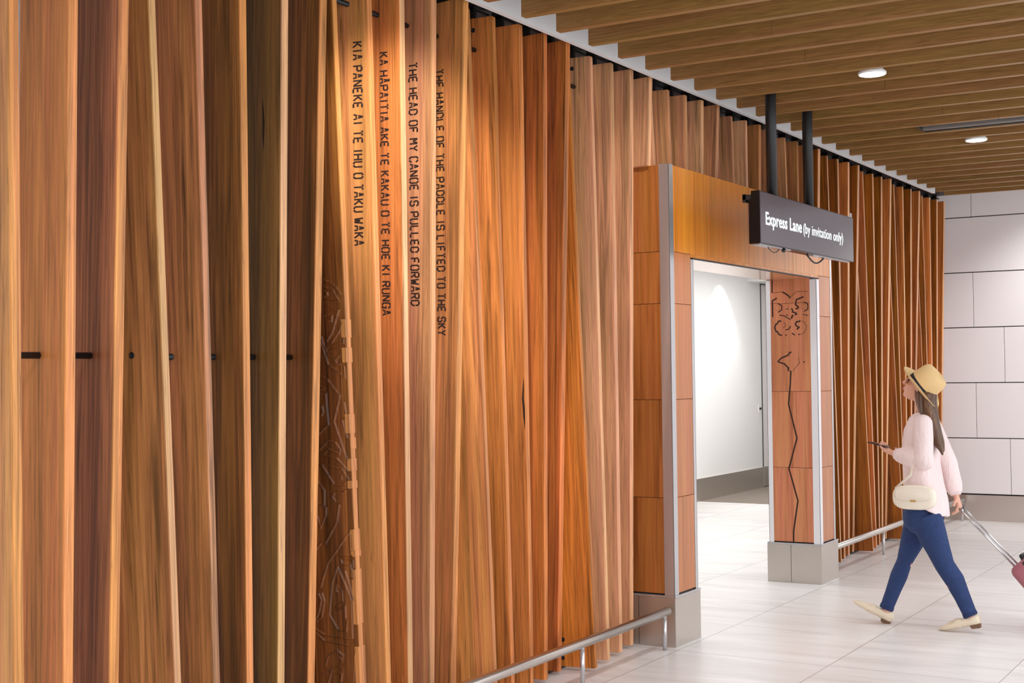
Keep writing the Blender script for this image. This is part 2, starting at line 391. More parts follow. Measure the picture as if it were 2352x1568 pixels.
EDGES = {'e1': 'honey', 'e2': 'honey', 'e3': 'honey', 'e4': 'pale', 'e5': 'rose', 'e6': 'honey', 'e7': 'pale', 'e8': 'honey', 'e9': 'carved_edge', 'e10': 'honey', 'e11': 'pale'}  # paler front edges: sapwood tone that also carries the corridor light
left = [  # pixel of the far front corner at the top and the bottom of the photograph, place in its set of five, tone
    ('e1', (43, 0), (56, 1568), 2, 'tan', 'timber fin with a broad pale front edge, first from the left border'),
    ('e2', (180, 0), (168, 1568), 3, 'honey', 'golden-edged timber fin, second from the left border, dark purple board to its right'),
    ('e3', (297, 0), (273, 1568), 4, 'plum', 'timber fin with a dark purple-brown streaked face, third from the left border'),
    ('e4', (357, 0), (417, 1568), 0, 'tan', 'streaky brown timber fin with a single black screw at mid height, left half'),
    ('e5', (464, 0), (506, 1568), 1, 'tan', 'reddish brown timber fin just right of the fin with the mid-height screw'),
    ('e6', (566, 0), (583, 1568), 2, 'umber', 'dark olive-brown timber fin, third left of the carved fin'),
    ('e7', (663, 0), (654, 1568), 3, 'olive', 'olive timber fin with a black knot slit, second left of the carved fin'),
    ('e8', (751.5, 0), (723, 1568), 4, 'walnut', 'dark walnut-toned timber fin directly left of the carved fin'),
    ('e9', (773.5, 0), (838.7, 1568), 0, 'carved', 'dark timber fin carved with swirling relief and a jagged notched front edge'),
    ('e10', (854, 0), (899, 1568), 1, 'honey', 'honey timber fin lettered KIA PANEKE AI TE IHU O TAKU WAKA'),
    ('e11', (929, 0), (949, 1568), 2, 'cinnamon', 'orange-brown timber fin lettered KA HAPAITIA AKE TE KAKAU O TE HOE KI RUNGA'),
    ('e12', (1003, 0), (998.5, 1568), 3, 'rose', 'pinkish timber fin lettered THE HEAD OF MY CANOE IS PULLED FORWARD'),
    ('e13', (1077, 0), (1048, 1568), 4, 'honey', 'timber fin lettered THE HANDLE OF THE PADDLE IS LIFTED TO THE SKY'),
]
for key, pa, pb, k, tone, lab in left:
    b_, t_ = line_fin(pa, pb, XB(k), XT(k))
    sc = [(303, 816)] if key == 'e4' else []
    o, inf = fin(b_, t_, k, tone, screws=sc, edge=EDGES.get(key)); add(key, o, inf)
    tag(o, lab, 'timber fin', GRP)
near = [
    ('g10', (1079, 20), (1143, 1568), 0, -3.548, 'honey', 'pale golden wedge-shaped timber fin directly right of the last lettered fin', []),
    ('g11', (1138, 40), (1183, 1568), 1, -3.531, 'cinnamon', 'reddish timber fin with a screw at its top, second right of the last lettered fin', [(1087, 70)]),
    ('g12', (1200, 58), (1227, 1568), 2, -3.498, 'cinnamon', 'timber fin with a black knot crack, third right of the last lettered fin', []),
    ('g13', (1257, 78), (1259, 1568), 3, -3.482, 'russet', 'deep russet timber fin with curly grain, fourth right of the last lettered fin', []),
    ('g14', (1310, 93), (1290, 1525), 4, -3.45, 'russet', 'russet timber fin, fifth right of the last lettered fin', []),
    ('g20', (1306, 105), (1373, 1540), 0, -3.56, 'amber', 'timber fin with a wide foot and two screws above the low rail', [(1293, 1468), (1293, 1510)]),
    ('g21', (1361, 131), (1402, 1522), 1, -3.531, 'blush', 'pinkish timber fin, third left of the doorway', [(1314, 158)]),
    ('g22', (1409, 146), (1430, 1505), 2, -3.507, 'blush', 'pinkish timber fin, second left of the doorway', []),
    ('g23', (1455, 161), (1455, 1488), 3, -3.487, 'blush', 'pale timber fin touching the left side of the doorway', []),
]
for key, pa, pb, k, xt, tone, lab, sc in near:
    t_ = on_z(*pa, ZT) if key not in ('g20',) else plane_hit(*pa, XB(k), xt)
    b_ = plane_hit(*pb, XB(k), t_.x)
    f = lambda z, a=b_, c=t_: a + (c - a) * ((z - a.z) / (c.z - a.z))
    o, inf = fin(f(ZB), f(ZT), k, tone, screws=sc, depth=.20 if key == 'g20' else .24); add(key, o, inf)
    tag(o, lab, 'timber fin', GRP)
ORD = ['first', 'second', 'third', 'fourth', 'fifth', 'sixth', 'seventh', 'eighth', 'ninth', 'tenth', 'eleventh', 'twelfth', 'thirteenth',
       'fourteenth', 'fifteenth', 'sixteenth', 'seventeenth', 'eighteenth', 'nineteenth', 'twentieth', 'twenty-first', 'twenty-second',
       'twenty-third', 'twenty-fourth', 'twenty-fifth', 'twenty-sixth', 'twenty-seventh']
# short fins above the doorway: their feet stand on the portal's head
tops = [(7.487, -3.481, 4)]
for g0, k0 in ((7.68, 0), (8.75, 0), (9.82, 0)):
    for k in range(5): tops.append((g0 + .2125 * k, -3.58 + .025 * k - (.01 if g0 > 8 else 0), k))
tops = tops[:-1]
TONES_D = ['blush', 'blush', 'rose', 'rose', 'blush', 'rose', 'plum', 'rose', 'blush', 'tan', 'rose', 'tan', 'rose', 'tan', 'tan', 'tan']
for i, (yt, xt, k) in enumerate(tops):
    lean = (.25, .25, .23, .19, .14)[k]
    b_ = Vector((XB(k, .02), yt + lean, ZB)); t_ = Vector((xt, yt, ZT))
    o, inf = fin(b_, t_, k, TONES_D[i % len(TONES_D)], zlo=2.892 if i else 2.875, depth=.22); add('d%d' % i, o, inf)
    tag(o, 'short timber fin standing above the doorway, %s from the left' % ORD[i], 'timber fin', 'short fins above the doorway')
# tall fins beyond the doorway
far = [('h0', (10.699, -3.513, 4), (10.90, -3.67)), ('h1', (10.88, -3.60, 0), (11.135, -3.575)),
       ('p', (1901.2, 358.1), (1934, 1297), 1), ('p', (1926.1, 365.5), (1942.3, 1289), 2), ('p', (1951.1, 372.5), (1952, 1281), 3), ('p', (1974.7, 379.5), (1962, 1275), 4),
       ('q', (1981, 800), (2007, 1269), 0), ('p', (1982.7, 393.9), (2015, 1262), 1), ('p', (2006.1, 399.7), (2022.5, 1253), 2), ('p', (2026.8, 406.1), (2029, 1246), 3), ('p', (2048.3, 410.9), (2037, 1240), 4),
       ('q', (2054, 800), (2075, 1229), 0), ('p', (2054, 423.6), (2080, 1225), 1), ('p', (2074.8, 429.1), (2088, 1219), 2), ('p', (2094, 434.2), (2096, 1214), 3), ('p', (2114.1, 438.7), (2099, 1209), 4),
       ('q', (2117.6, 800), (2136, 1203), 0), ('p', (2118.6, 449.9), (2142, 1199), 1), ('p', (2136.2, 454), (2147.5, 1195), 2), ('p', (2153.8, 458.2), (2155, 1190), 3), ('p', (2170.7, 462.6), (2163, 1186), 4)]
TONES_F = ['ochre', 'umber', 'ochre', 'ochre', 'russet', 'ochre', 'ochre', 'russet', 'ochre', 'ochre', 'russet', 'ochre', 'ochre', 'russet', 'ochre', 'russet', 'ochre', 'ochre', 'russet', 'ochre', 'russet']
for i, r in enumerate(far):
    if r[0] in ('h0', 'h1'):
        k = r[1][2]; t_ = Vector((r[1][1], r[1][0], ZT)); b_ = Vector((r[2][1], r[2][0], ZB))
    else:
        k = r[3]; xb = XB(k, .05)
        if r[0] == 'p':
            t_ = on_z(*r[1], ZT); b_ = plane_hit(*r[2], xb, t_.x)
            b_ = t_ + (b_ - t_) * ((ZB - ZT) / (b_.z - ZT))
        else: b_, t_ = line_fin(r[1], r[2], xb, -3.63)
    o, inf = fin(b_, t_, k, TONES_F[i], depth=.21, edge='blush'); add('f%d' % i, o, inf)  # blush edge puts the white corridor light into the wood colour
    tag(o, 'tall timber fin past the doorway, %s to the right of its far jamb' % ORD[i], 'timber fin', 'tall fins beyond the doorway')

# ------------------------------------------------------------------ rods that tie the fins together
def rod(y0, y1, z, x, lab):
    tag(MB().tube([(x, y0, z), (x, y1, z)], .0115, 14).build('steel_rod', M['black']), lab, 'rod', 'black rods tying the fins')
def face_x(key, px, py):
    inf = ALLF[key]; return on_plane(px, py, inf['p0'], inf['n'])
rx = face_x('e2', 88, 815).x
rod(2.2, ALLF['e3']['at'](1.72).y - .02, 1.725, -3.70, 'black rod at mid height through the three leftmost fins')
rod(ALLF['e4']['at'](1.72).y - .02, ALLF['e9']['at'](1.72).y + .02, 1.722, -3.70, 'black rod at mid height running right from the screwed fin to the carved fin')
rod(ALLF['e8']['at'](3.2).y, ALLF['g11']['at'](3.2).y - .02, 3.243, -3.63, 'black rod near the top of the lettered fins')
rod(ALLF['g12']['at'](3.2).y, ALLF['g21']['at'](3.2).y - .02, 3.238, -3.63, 'black rod near the fin tops left of the doorway')

# ------------------------------------------------------------------ stencil lettering cut in four fins
GL = {  # strokes on a 4 x 6 grid; gaps of the stencil are left between strokes
    'A': [[(0, 0), (.85, 2.55)], [(1.05, 3.2), (1.75, 6), (2.25, 6), (2.95, 3.2)], [(3.15, 2.55), (4, 0)], [(1.5, 1.9), (2.5, 1.9)]],
    'C': [[(4, 4.5), (4, 5.2), (3.2, 6), (2.3, 6)], [(1.7, 6), (.8, 6), (0, 5.2), (0, .8), (.8, 0), (1.7, 0)], [(2.3, 0), (3.2, 0), (4, .8), (4, 1.5)]],
    'D': [[(0, 0), (0, 6)], [(.7, 6), (2.6, 6), (4, 4.8), (4, 3.3)], [(4, 2.7), (4, 1.2), (2.6, 0), (.7, 0)]],
    'E': [[(0, 0), (0, 6)], [(.7, 6), (3.8, 6)], [(.7, 3), (3.2, 3)], [(.7, 0), (3.8, 0)]],
    'F': [[(0, 0), (0, 6)], [(.7, 6), (3.8, 6)], [(.7, 3), (3.2, 3)]],
    'G': [[(4, 4.5), (4, 5.2), (3.2, 6), (2.3, 6)], [(1.7, 6), (.8, 6), (0, 5.2), (0, .8), (.8, 0), (1.7, 0)], [(2.3, 0), (4, 0), (4, 2.6), (2.6, 2.6)]],
    'H': [[(0, 0), (0, 6)], [(4, 0), (4, 6)], [(.7, 3), (3.3, 3)]],
    'I': [[(1, 0), (1, 6)]],
    'K': [[(0, 0), (0, 6)], [(.7, 2.8), (3.7, 6)], [(1.5, 3.0), (4, 0)]],
    'L': [[(0, 0), (0, 6)], [(.7, 0), (3.6, 0)]],
    'M': [[(0, 0), (0, 6)], [(.5, 6), (1.75, 2.6)], [(2.25, 2.6), (3.5, 6)], [(4, 6), (4, 0)]],
    'N': [[(0, 0), (0, 6)], [(.5, 5.4), (3.5, .6)], [(4, 0), (4, 6)]],
    'O': [[(1.7, 6), (.8, 6), (0, 5.2), (0, .8), (.8, 0), (1.7, 0)], [(2.3, 0), (3.2, 0), (4, .8), (4, 5.2), (3.2, 6), (2.3, 6)]],
    'P': [[(0, 0), (0, 6)], [(.7, 6), (3.2, 6), (4, 5.2), (4, 3.6), (3.2, 2.8), (.7, 2.8)]],
    'R': [[(0, 0), (0, 6)], [(.7, 6), (3.2, 6), (4, 5.2), (4, 3.8), (3.2, 3), (.7, 3)], [(2.2, 2.4), (4, 0)]],
    'S': [[(4, 4.6), (4, 5.2), (3.2, 6), (.8, 6), (0, 5.2), (0, 3.8), (.8, 3.1), (1.6, 3.1)], [(2.3, 3), (3.2, 3), (4, 2.2), (4, .8), (3.2, 0), (.8, 0), (0, .8), (0, 1.4)]],
    'T': [[(0, 6), (1.6, 6)], [(2.4, 6), (4, 6)], [(2, 5.6), (2, 0)]],
    'U': [[(0, 6), (0, .8), (.8, 0), (1.7, 0)], [(2.3, 0), (3.2, 0), (4, .8), (4, 6)]],
    'W': [[(0, 6), (.85, 0)], [(1.05, 0), (2, 4)], [(2.1, 4), (2.95, 0)], [(3.15, 0), (4, 6)]],
    'Y': [[(0, 6), (1.8, 3.1)], [(4, 6), (2.2, 3.1)], [(2, 2.7), (2, 0)]],
    '-': [[(.9, 7.3), (3.1, 7.3)]],
}
def stroke(mb, pts, w, to3, n, h):
    P = [Vector((p[0], p[1])) for p in pts]
    L_, R_ = [], []
    for i, p in enumerate(P):
        d0 = (P[i] - P[i - 1]).normalized() if i else None; d1 = (P[i + 1] - P[i]).normalized() if i < len(P) - 1 else None
        if d0 is None: d = d1; s = 1
        elif d1 is None: d = d0; s = 1
        else:
            d = (d0 + d1).normalized(); s = min(1.8, 1 / max(.3, d.dot(d1)))
        nn = Vector((-d.y, d.x)) * (w / 2 * s); L_.append(p + nn); R_.append(p - nn)
    for i in range(len(P) - 1):
        q = [to3(*v) for v in (L_[i], R_[i], R_[i + 1], L_[i + 1])]
        mb.hexa([v - n * .0004 for v in q], [v + n * h for v in q])
def ridge(mb, pts, w, to3, n, h):
    P = [Vector(p) for p in pts]; rows = []
    for i, p in enumerate(P):
        d0 = (P[i] - P[i - 1]).normalized() if i else None; d1 = (P[i + 1] - P[i]).normalized() if i < len(P) - 1 else None
        d = d1 if d0 is None else (d0 if d1 is None else ((d0 + d1).normalized() if (d0 + d1).length > .1 else d0))
        s_ = 1 if d0 is None or d1 is None else min(1.7, 1 / max(.35, d.dot(d1)))
        nn = Vector((-d.y, d.x)) * (w / 2 * s_)
        rows.append([to3(*(p + nn)) - n * .0006, to3(*(p + nn * .25)) + n * h, to3(*(p - nn)) - n * .0006])
    mb.loft(rows, True, False)
def letter_fin(key, text, s0, s1, e0, e1):
    """text runs down the near face; s0/s1 pixels of the foot and head line at its start, e0/e1 at its end"""
    inf = ALLF[key]; p0, n = inf['p0'], inf['n']
    A, Bp, C_, D_ = [on_plane(*p, p0, n) for p in (s0, s1, e0, e1)]
    run = ((C_ + D_) / 2 - (A + Bp) / 2); cap = ((Bp - A).length + (D_ - C_).length) / 2
    up = ((Bp - A) + (D_ - C_)); rd = run.normalized(); up = (up - rd * up.dot(rd)).normalized()
    base = (A + Bp) / 2 - up * cap / 2
    adv = lambda ch: 3.3 if ch == ' ' else (2.0 + 1.9 if ch == 'I' else (0 if ch == '-' else 4 + 1.9))
    tot = sum(adv(c) for c in text) - 1.9
    ux = run.length / tot; uy = cap / 6; x = 0; mb = MB()
    for c in text + ' ':
        if c == ' ':
            mb.build('engraved_word', M['engrave'], inf['o']); mb = MB(); x += adv(c); continue
        x0 = x - (4 + 1.9) if c == '-' else x
        for st in GL[c]: stroke(mb, [(q[0] + x0, q[1]) for q in st], 1.25, lambda a, b: base + rd * (a * ux) + up * (b * uy), n, .0006)
        x += adv(c)
letter_fin('e10', 'KIA PANEKE AI TE IHU O TAKU WAKA', (810, 97), (831, 97), (815.5, 563), (833.5, 563))
letter_fin('e11', 'KA HA-PAITIA AKE TE KAKAU O TE HOE KI RUNGA', (872.5, 121), (889, 121), (879, 723), (896, 723))
letter_fin('e12', 'THE HEAD OF MY CANOE IS PULLED FORWARD', (939, 145), (957, 145), (945, 701), (962.5, 701))
letter_fin('e13', 'THE HANDLE OF THE PADDLE IS LIFTED TO THE SKY', (1000, 160), (1016.5, 160), (1006, 769), (1023.5, 769))

# knots and cracks
def crack(key, pts, w, mat='groove'):
    inf = ALLF[key]; n = inf['n']; mb = MB(); P = [on_plane(a, b, inf['p0'], n) for a, b in pts]
    ax = inf['dv']
    for i in range(len(P) - 1):
        wa = w * math.sin(PI * (i + .15) / len(P)); wb = w * math.sin(PI * (i + 1.15) / len(P)) if i < len(P) - 2 else w * .1
        q = [P[i] + ax * wa, P[i] - ax * wa, P[i + 1] - ax * wb, P[i + 1] + ax * wb]
        mb.hexa([v - n * .0004 for v in q], [v + n * .0005 for v in q])
    mb.build('knot', M[mat], inf['o'])
crack('e7', [(603, 228), (604, 250), (605.5, 280), (605, 310), (606, 345)], .006)
crack('g12', [(1203, 868), (1202, 890), (1201, 915), (1203, 935), (1204, 955), (1206, 985)], .0065)

# ------------------------------------------------------------------ the carved fin: relief bands and a notched front edge
def carve():
    inf = ALLF['e9']; o = inf['o']; n = inf['n']; p0 = inf['p0']
    zA = lambda x, y: (720 + x * .344, 620 + y * .3444)
    zB = lambda x, y: (720 + x * .2667, 1150 + y * .2666)
    zC = lambda x, y: (600 + x * .5025, 780 + y * .5026)
    lines = [
        [zA(*p) for p in [(62, 62), (110, 80), (150, 110), (205, 165)]], [zA(*p) for p in [(62, 105), (130, 130), (175, 212), (60, 208)]],
        [zA(*p) for p in [(66, 140), (92, 150), (95, 165), (70, 180)]], [zA(*p) for p in [(58, 258), (170, 268), (130, 410), (92, 475)]],
        [zA(*p) for p in [(62, 310), (90, 292), (125, 305), (122, 345), (95, 340)]], [zA(*p) for p in [(205, 345), (180, 400), (118, 497), (200, 488), (215, 445)]],
        [zA(*p) for p in [(118, 530), (215, 515)]], [zA(*p) for p in [(52, 440), (70, 500), (95, 545), (118, 535)]],
        [zA(*p) for p in [(52, 480), (100, 630), (140, 660), (226, 718), (205, 640)]], [zA(*p) for p in [(200, 600), (180, 570), (148, 598), (160, 630), (190, 615)]],
        [zA(*p) for p in [(45, 700), (95, 730), (178, 838), (140, 1010), (220, 1250), (262, 1268)]], [zA(*p) for p in [(45, 770), (75, 785), (48, 800)]],
        [zA(*p) for p in [(45, 825), (85, 825), (90, 910), (102, 1030), (38, 1095)]], [zA(*p) for p in [(40, 915), (60, 910), (68, 945), (55, 975)]],
        [zA(*p) for p in [(205, 880), (248, 968)]], [zA(*p) for p in [(225, 985), (195, 1000), (205, 1040), (245, 1120)]],
        [zA(*p) for p in [(34, 1205), (100, 1135), (150, 1150), (180, 1195), (175, 1230), (150, 1210)]], [zA(*p) for p in [(66, 1230), (100, 1190), (150, 1215)]],
        [zA(*p) for p in [(66, 1230), (160, 1255), (265, 1345)]], [zA(*p) for p in [(34, 1295), (60, 1300), (140, 1430), (200, 1430), (225, 1395), (195, 1365), (185, 1395)]],
        [zA(*p) for p in [(100, 1305), (190, 1320), (265, 1400)]], [zA(*p) for p in [(30, 1410), (75, 1470), (75, 1568)]],
        [zA(*p) for p in [(270, 1455), (185, 1490), (145, 1480), (128, 1510), (150, 1545)]],
        [zB(*p) for p in [(40, 10), (110, 60), (110, 120), (65, 235), (35, 130)]], [zB(*p) for p in [(225, 30), (205, 180), (105, 370), (70, 362), (25, 420)]],
        [zB(*p) for p in [(362, 248), (290, 300), (125, 540), (65, 745)]], [zB(*p) for p in [(368, 290), (345, 370), (365, 410)]],
        [zB(*p) for p in [(210, 460), (370, 478)]], [zB(*p) for p in [(378, 575), (340, 512), (240, 500), (250, 540), (320, 550), (358, 630), (345, 675), (315, 650)]],
        [zB(*p) for p in [(210, 568), (165, 700), (140, 980), (215, 1108), (285, 1118), (290, 1030), (260, 1020)]], [zB(*p) for p in [(210, 568), (275, 715), (330, 860), (340, 1185)]],
        [zB(*p) for p in [(190, 920), (250, 860), (245, 780), (205, 730), (195, 770), (220, 790)]], [zB(*p) for p in [(275, 600), (370, 860)]],
        [zB(*p) for p in [(195, 940), (275, 905), (280, 1010)]], [zB(*p) for p in [(45, 795), (72, 850), (50, 960), (20, 1035)]], [zB(*p) for p in [(75, 790), (98, 860), (75, 1000), (22, 1040)]],
        [zB(*p) for p in [(20, 1100), (95, 1150), (345, 1190)]], [zB(*p) for p in [(20, 1130), (95, 1200), (315, 1245), (345, 1225)]],
        [zB(*p) for p in [(100, 1420), (130, 1330), (205, 1285), (260, 1330), (245, 1375), (222, 1345)]], [zB(*p) for p in [(70, 1500), (165, 1440), (285, 1405)]],
        [zB(*p) for p in [(165, 1440), (130, 1568)]], [zB(*p) for p in [(185, 1480), (250, 1485), (240, 1560)]], [zB(*p) for p in [(392, 1260), (360, 1340), (350, 1560)]],
    ]
    e, d = inf['e'], inf['dv']; ex = d - e * d.dot(e); ex.normalize()
    mb = MB()
    for l in lines:
        P = [on_plane(a, b, p0, n) for a, b in l]
        Q = [((q - p0).dot(ex), (q - p0).dot(e)) for q in P]
        Q = [(max(.012, min(.235, u)), v) for u, v in Q]
        ridge(mb, Q, .013, lambda a, b: p0 + ex * a + e * b, n, .0055)
    mb.build('carved_relief', WOODS['carved'], o, inf['org'], inf['m3'])
    # notches: blocks let into the front edge, at the heights the photo shows
    tv = inf['tv']; f = -d; nb = MB()
    for y0, y1, a, b in ((733, 775, -.004, .006), (798, 832, -.006, .006), (950, 994, -.005, .003), (1004, 1030, .001, .006), (1052, 1080, -.003, .005), (1102, 1120, -.007, .004),
                         (1213, 1262, -.004, .006), (1262, 1276, -.001, .009), (1305, 1430, -.003, .007), (1480, 1568, -.004, .009)):
        c0 = plane_hit(800 + (y0 - 733) * .05, y0, XB(0), XT(0)).z; c1 = plane_hit(800 + (y1 - 733) * .05, y1, XB(0), XT(0)).z
        pa, pb = inf['at'](c1), inf['at'](c0)
        quad = lambda p: [p + tv * b + f * .0012, p - tv * (inf['t'] - a) + f * .0012, p - tv * (inf['t'] - a) + d * .02, p + tv * b + d * .02]
        nb.hexa(quad(pa), quad(pb))
    tmp = nb.build('edge_notch', None, None, inf['org'], inf['m3'], bevel=.001, seg=1)
    bm = bmesh.new(); bm.from_mesh(o.data); k0 = len(bm.faces); bm.from_mesh(tmp.data); bm.faces.ensure_lookup_table()
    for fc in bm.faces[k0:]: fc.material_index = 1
    bm.to_mesh(o.data); bm.free(); bpy.data.objects.remove(tmp)
carve()

# ------------------------------------------------------------------ the doorway portal
PX, PB = -3.42, -3.825            # front and back planes
Y0, Y1, Y2, Y3 = 7.555, 7.90, 10.254, 10.615
ZP, ZH, ZL = .305, 2.343, 2.885
po = thing('doorway_portal', 'timber-panelled doorway portal with steel corner trims and plinths beside the fin wall', 'doorway', (PX, (Y0 + Y3) / 2, 0))
def pbox(name, a, b, mat, bev=.001): return MB().box(a, b).build(name, M[mat], po, bevel=bev, seg=1)
g = .0013
# dark carcass
pbox('carcass', (PB, Y0 + .012, .02), (PX - .012, Y1 - .012, ZL - .01), 'joint')
pbox('carcass', (PB, Y2 + .012, .02), (PX - .012, Y3 - .012, ZL - .01), 'joint')
pbox('carcass', (PB, Y1 - .012, ZH + .012), (PX - .012, Y2 + .012, ZL - .01), 'joint')
zr = [ZP + .008, .885, 1.472, 2.05, 2.362, ZL]
for i in range(5):   # near side of the left jamb
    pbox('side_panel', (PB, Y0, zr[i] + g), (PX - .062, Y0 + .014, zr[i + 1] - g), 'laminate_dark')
for i in range(4):   # front faces of both jambs
    pbox('front_panel', (PX - .014, Y0 + .062, zr[i] + g), (PX, Y1 - .035, zr[i + 1] - g), 'laminate')
    pbox('front_panel', (PX - .014, Y2 + .06, zr[i] + g), (PX, Y3 - .035, zr[i + 1] - g), 'laminate')
pbox('lintel_panel', (PX - .014, Y0 + .062, ZH if False else 2.362 + g), (PX, 9.735, ZL), 'laminate_gold')
pbox('lintel_panel', (PX - .014, 9.739, 2.362 + g), (PX, Y3 - .035, ZL), 'laminate_gold')
pbox('lintel_panel', (PX - .014, Y1 - .03, ZH), (PX, 9.735, 2.362 + g), 'laminate_gold', 0)
pbox('lintel_panel', (PX - .014, 9.739, ZH), (PX, Y2 + .055, 2.362 + g), 'laminate_gold', 0)
pbox('lintel_edge', (PX - .016, Y1, ZH - .008), (PX + .002, Y2, ZH), 'black', 0)
pbox('soffit', (PB, Y1 - .01, ZH - .002), (PX - .016, Y2 + .01, ZH + .012), 'soffit', 0)
zr2 = [ZP + .008, .885, 1.472, 2.155, ZH]
cp = []
for i in range(4):
    cp.append(pbox('carved_panel', (-3.79, Y2, zr2[i] + g), (-3.472, Y2 + .014, zr2[i + 1] - g), 'laminate_red'))
for i in range(4): pbox('inner_panel', (-3.79, Y1 - .014, zr[i] + g), (PX - .05, Y1, min(zr[i + 1], ZH) - g), 'laminate_red')
# steel angles on the corners
def angle(name, x, y, sx, sy, w1, w2, z0, z1, t=.004, mat='steel_trim'):
    mb = MB(); mb.box((x, y, z0), (x + sx * w1, y + sy * t, z1)); mb.box((x, y, z0), (x + sx * t, y + sy * w2, z1)); mb.build(name, M[mat], po, bevel=.0008, seg=1)
angle('corner_trim', PX + .003, Y0 - .003, -1, 1, .066, .062, ZP, ZL + .004)
angle('corner_trim', PX + .003, Y1 + .003, -1, -1, .05, .036, ZP, ZH - .01)
angle('corner_trim', PX + .003, Y2 - .003, -1, 1, .055, .06, ZP, ZH - .01, mat='trim_reflect')
angle('corner_trim', PX + .003, Y3 + .003, -1, -1, .05, .036, ZP, ZL + .004)
angle('corner_trim', PB - .003, Y2 - .003, 1, 1, .038, .03, ZP, ZH - .004, mat='trim_reflect')
angle('corner_trim', PB - .003, Y1 + .003, 1, -1, .038, .03, ZP, ZH - .004)
# plinths: sheets round each foot, with a top flashing and a seam
for (a, b) in ((Y0 - .008, Y1 + .025), (Y2 - .008, Y3 + .045)):
    pl = MB().box((PB - .02, a, 0), (PX + .008, b, ZP - .012)).build('plinth', M['steel'], po, bevel=.002)
    MB().box((PB - .018, a - .003, ZP - .012), (PX + .011, b + .003, ZP)).build('flashing', M['steel_trim'], pl, bevel=.002)
    MB().box((-3.655, a - .0008, .004), (-3.652, a + .002, ZP - .014)).build('seam', M['joint'], pl)
# routed drawing on the far jamb; dark strips stand for groove shadow
def route():
    f1 = lambda x, y: (1760 + x * .15306, 640 + y * .15306)
    f3 = lambda x, y: (1580 + x * .3063, 880 + y * .3063)
    n = Vector((0, -1, 0))
    to = lambda a, b: Vector((a, Y2, b))
    def run(pts, w, fn=f1, nm='routed_groove', par=None):
        m = MB(); Q = [on_y(*fn(*p), Y2) for p in pts]; stroke(m, [(q.x, q.z) for q in Q], w, to, n, .0007)
        m.build(nm, M['groove'], par or cp[3 if fn is f1 and pts[0][1] < 575 else (2 if fn is f1 else 1)])
    A, B_ = .011, .0055
    run([(88, -20), (88, 212)], A); run([(95, 212), (245, 198)], .003); run([(245, 198), (330, 252), (358, 290)], A); run([(358, 290), (375, 262), (460, 190), (625, 190)], .003)
    run([(160, 292), (92, 328), (97, 575)], A); run([(165, 368), (232, 402), (232, 465), (175, 505)], .008)
    run([(560, 270), (452, 312), (438, 388), (482, 425), (470, 445), (440, 452)], A); run([(560, 348), (624, 380), (624, 455), (568, 490)], .008)
    run([(195, 545), (265, 555), (362, 612)], .007); run([(550, 532), (632, 553)], .006); run([(290, 460), (338, 447)], .005)
    run([(378, 442), (398, 478), (392, 498), (440, 510), (455, 528), (430, 545)], A); run([(408, 542), (385, 560), (392, 575), (368, 598)], A); run([(300, 550), (320, 544)], .01)
    run([(225, 632), (182, 638), (165, 675), (145, 682), (126, 735), (148, 790), (170, 795), (188, 835), (235, 850)], A)
    run([(288, 768), (335, 757), (368, 710)], .008); run([(290, 840), (308, 848)], .01)
    run([(512, 625), (495, 640), (455, 645), (436, 680), (458, 712), (492, 728), (458, 760)], A)
    run([(385, 815), (430, 845)], .009); run([(480, 830), (500, 838)], .009)
    run([(530, 630), (570, 650), (605, 715), (590, 775), (555, 820), (500, 838)], .003); run([(265, 650), (290, 690), (275, 720), (245, 740)], .003)
    run([(378, 1100), (350, 1108), (332, 1145), (225, 1190), (170, 1250)], A); run([(190, 1252), (270, 1275), (338, 1340), (325, 1360), (345, 1385)], A)
    run([(480, 1180), (500, 1260), (430, 1345), (410, 1385)], .003); run([(555, 1245), (580, 1250)], .008)
    for cx_, cy_ in ((161, 435), (556, 418)):
        for i in range(10):
            a = 2 * PI * i / 10; x, y = cx_ + 37 * math.cos(a), cy_ + 37 * math.sin(a)
            run([(x - 4, y), (x + 4, y)], .0035, f1, 'eye_dot')
    run([(772, -95), (768, 0), (755, 155), (818, 412), (758, 638), (825, 880), (793, 1110), (793, 1190)], .012, f3, 'routed_line')
route()

# ------------------------------------------------------------------ low bumper rails
def rail(y0, y1, x, posts, lab, cap=True):
    r = thing('bumper_rail', lab, 'rail', (x, y0, 0), 'low steel rails at the foot of the fins')
    MB().tube([(x, y0, .222), (x, y0 + .004, .222), (x, y1 - .004, .222), (x, y1, .222)], [.022, .026, .026, .022], 24).build('rail_tube', M['steel_rail'], r)
    for y in posts:
        MB().tube([(x, y, 0), (x, y, .205)], .0125, 16).build('post', M['steel_trim'], r)
rail(3.0, 7.50, -3.44, (3.2, 4.28, 5.36, 6.42, 7.452), 'low brushed steel bumper rail ending at the near side of the doorway')
rail(10.66, 15.12, -3.475, (12.13, 13.62, 15.10), 'low brushed steel bumper rail beyond the doorway, behind the walking woman')

# ------------------------------------------------------------------ ceiling battens and downlights
for i in range(-3, 25):
    y = 5.631 + .3424 * i; n = 24 - i
    jx = random.uniform(-2.6, 0.3)
    mb = MB()
    mb.box((-3.30, y, 3.34), (jx - .0012, y + .045, 3.52)).box((jx + .0012, y, 3.34), (0.8, y + .045, 3.52))
    mb.box((jx - .01, y + .003, 3.343), (jx + .01, y + .042, 3.517))
    o = mb.build('ceiling_batten', M['slat'], None, (-3.30, y, 3.34), bevel=.001, seg=1)
    tag(o, 'oak ceiling batten, %s from the white end wall' % ('farthest row, first' if n == 0 else (ORD[n] if n < len(ORD) else 'topmost in the photo and furthest')), 'ceiling batten', 'oak battens of the ceiling')
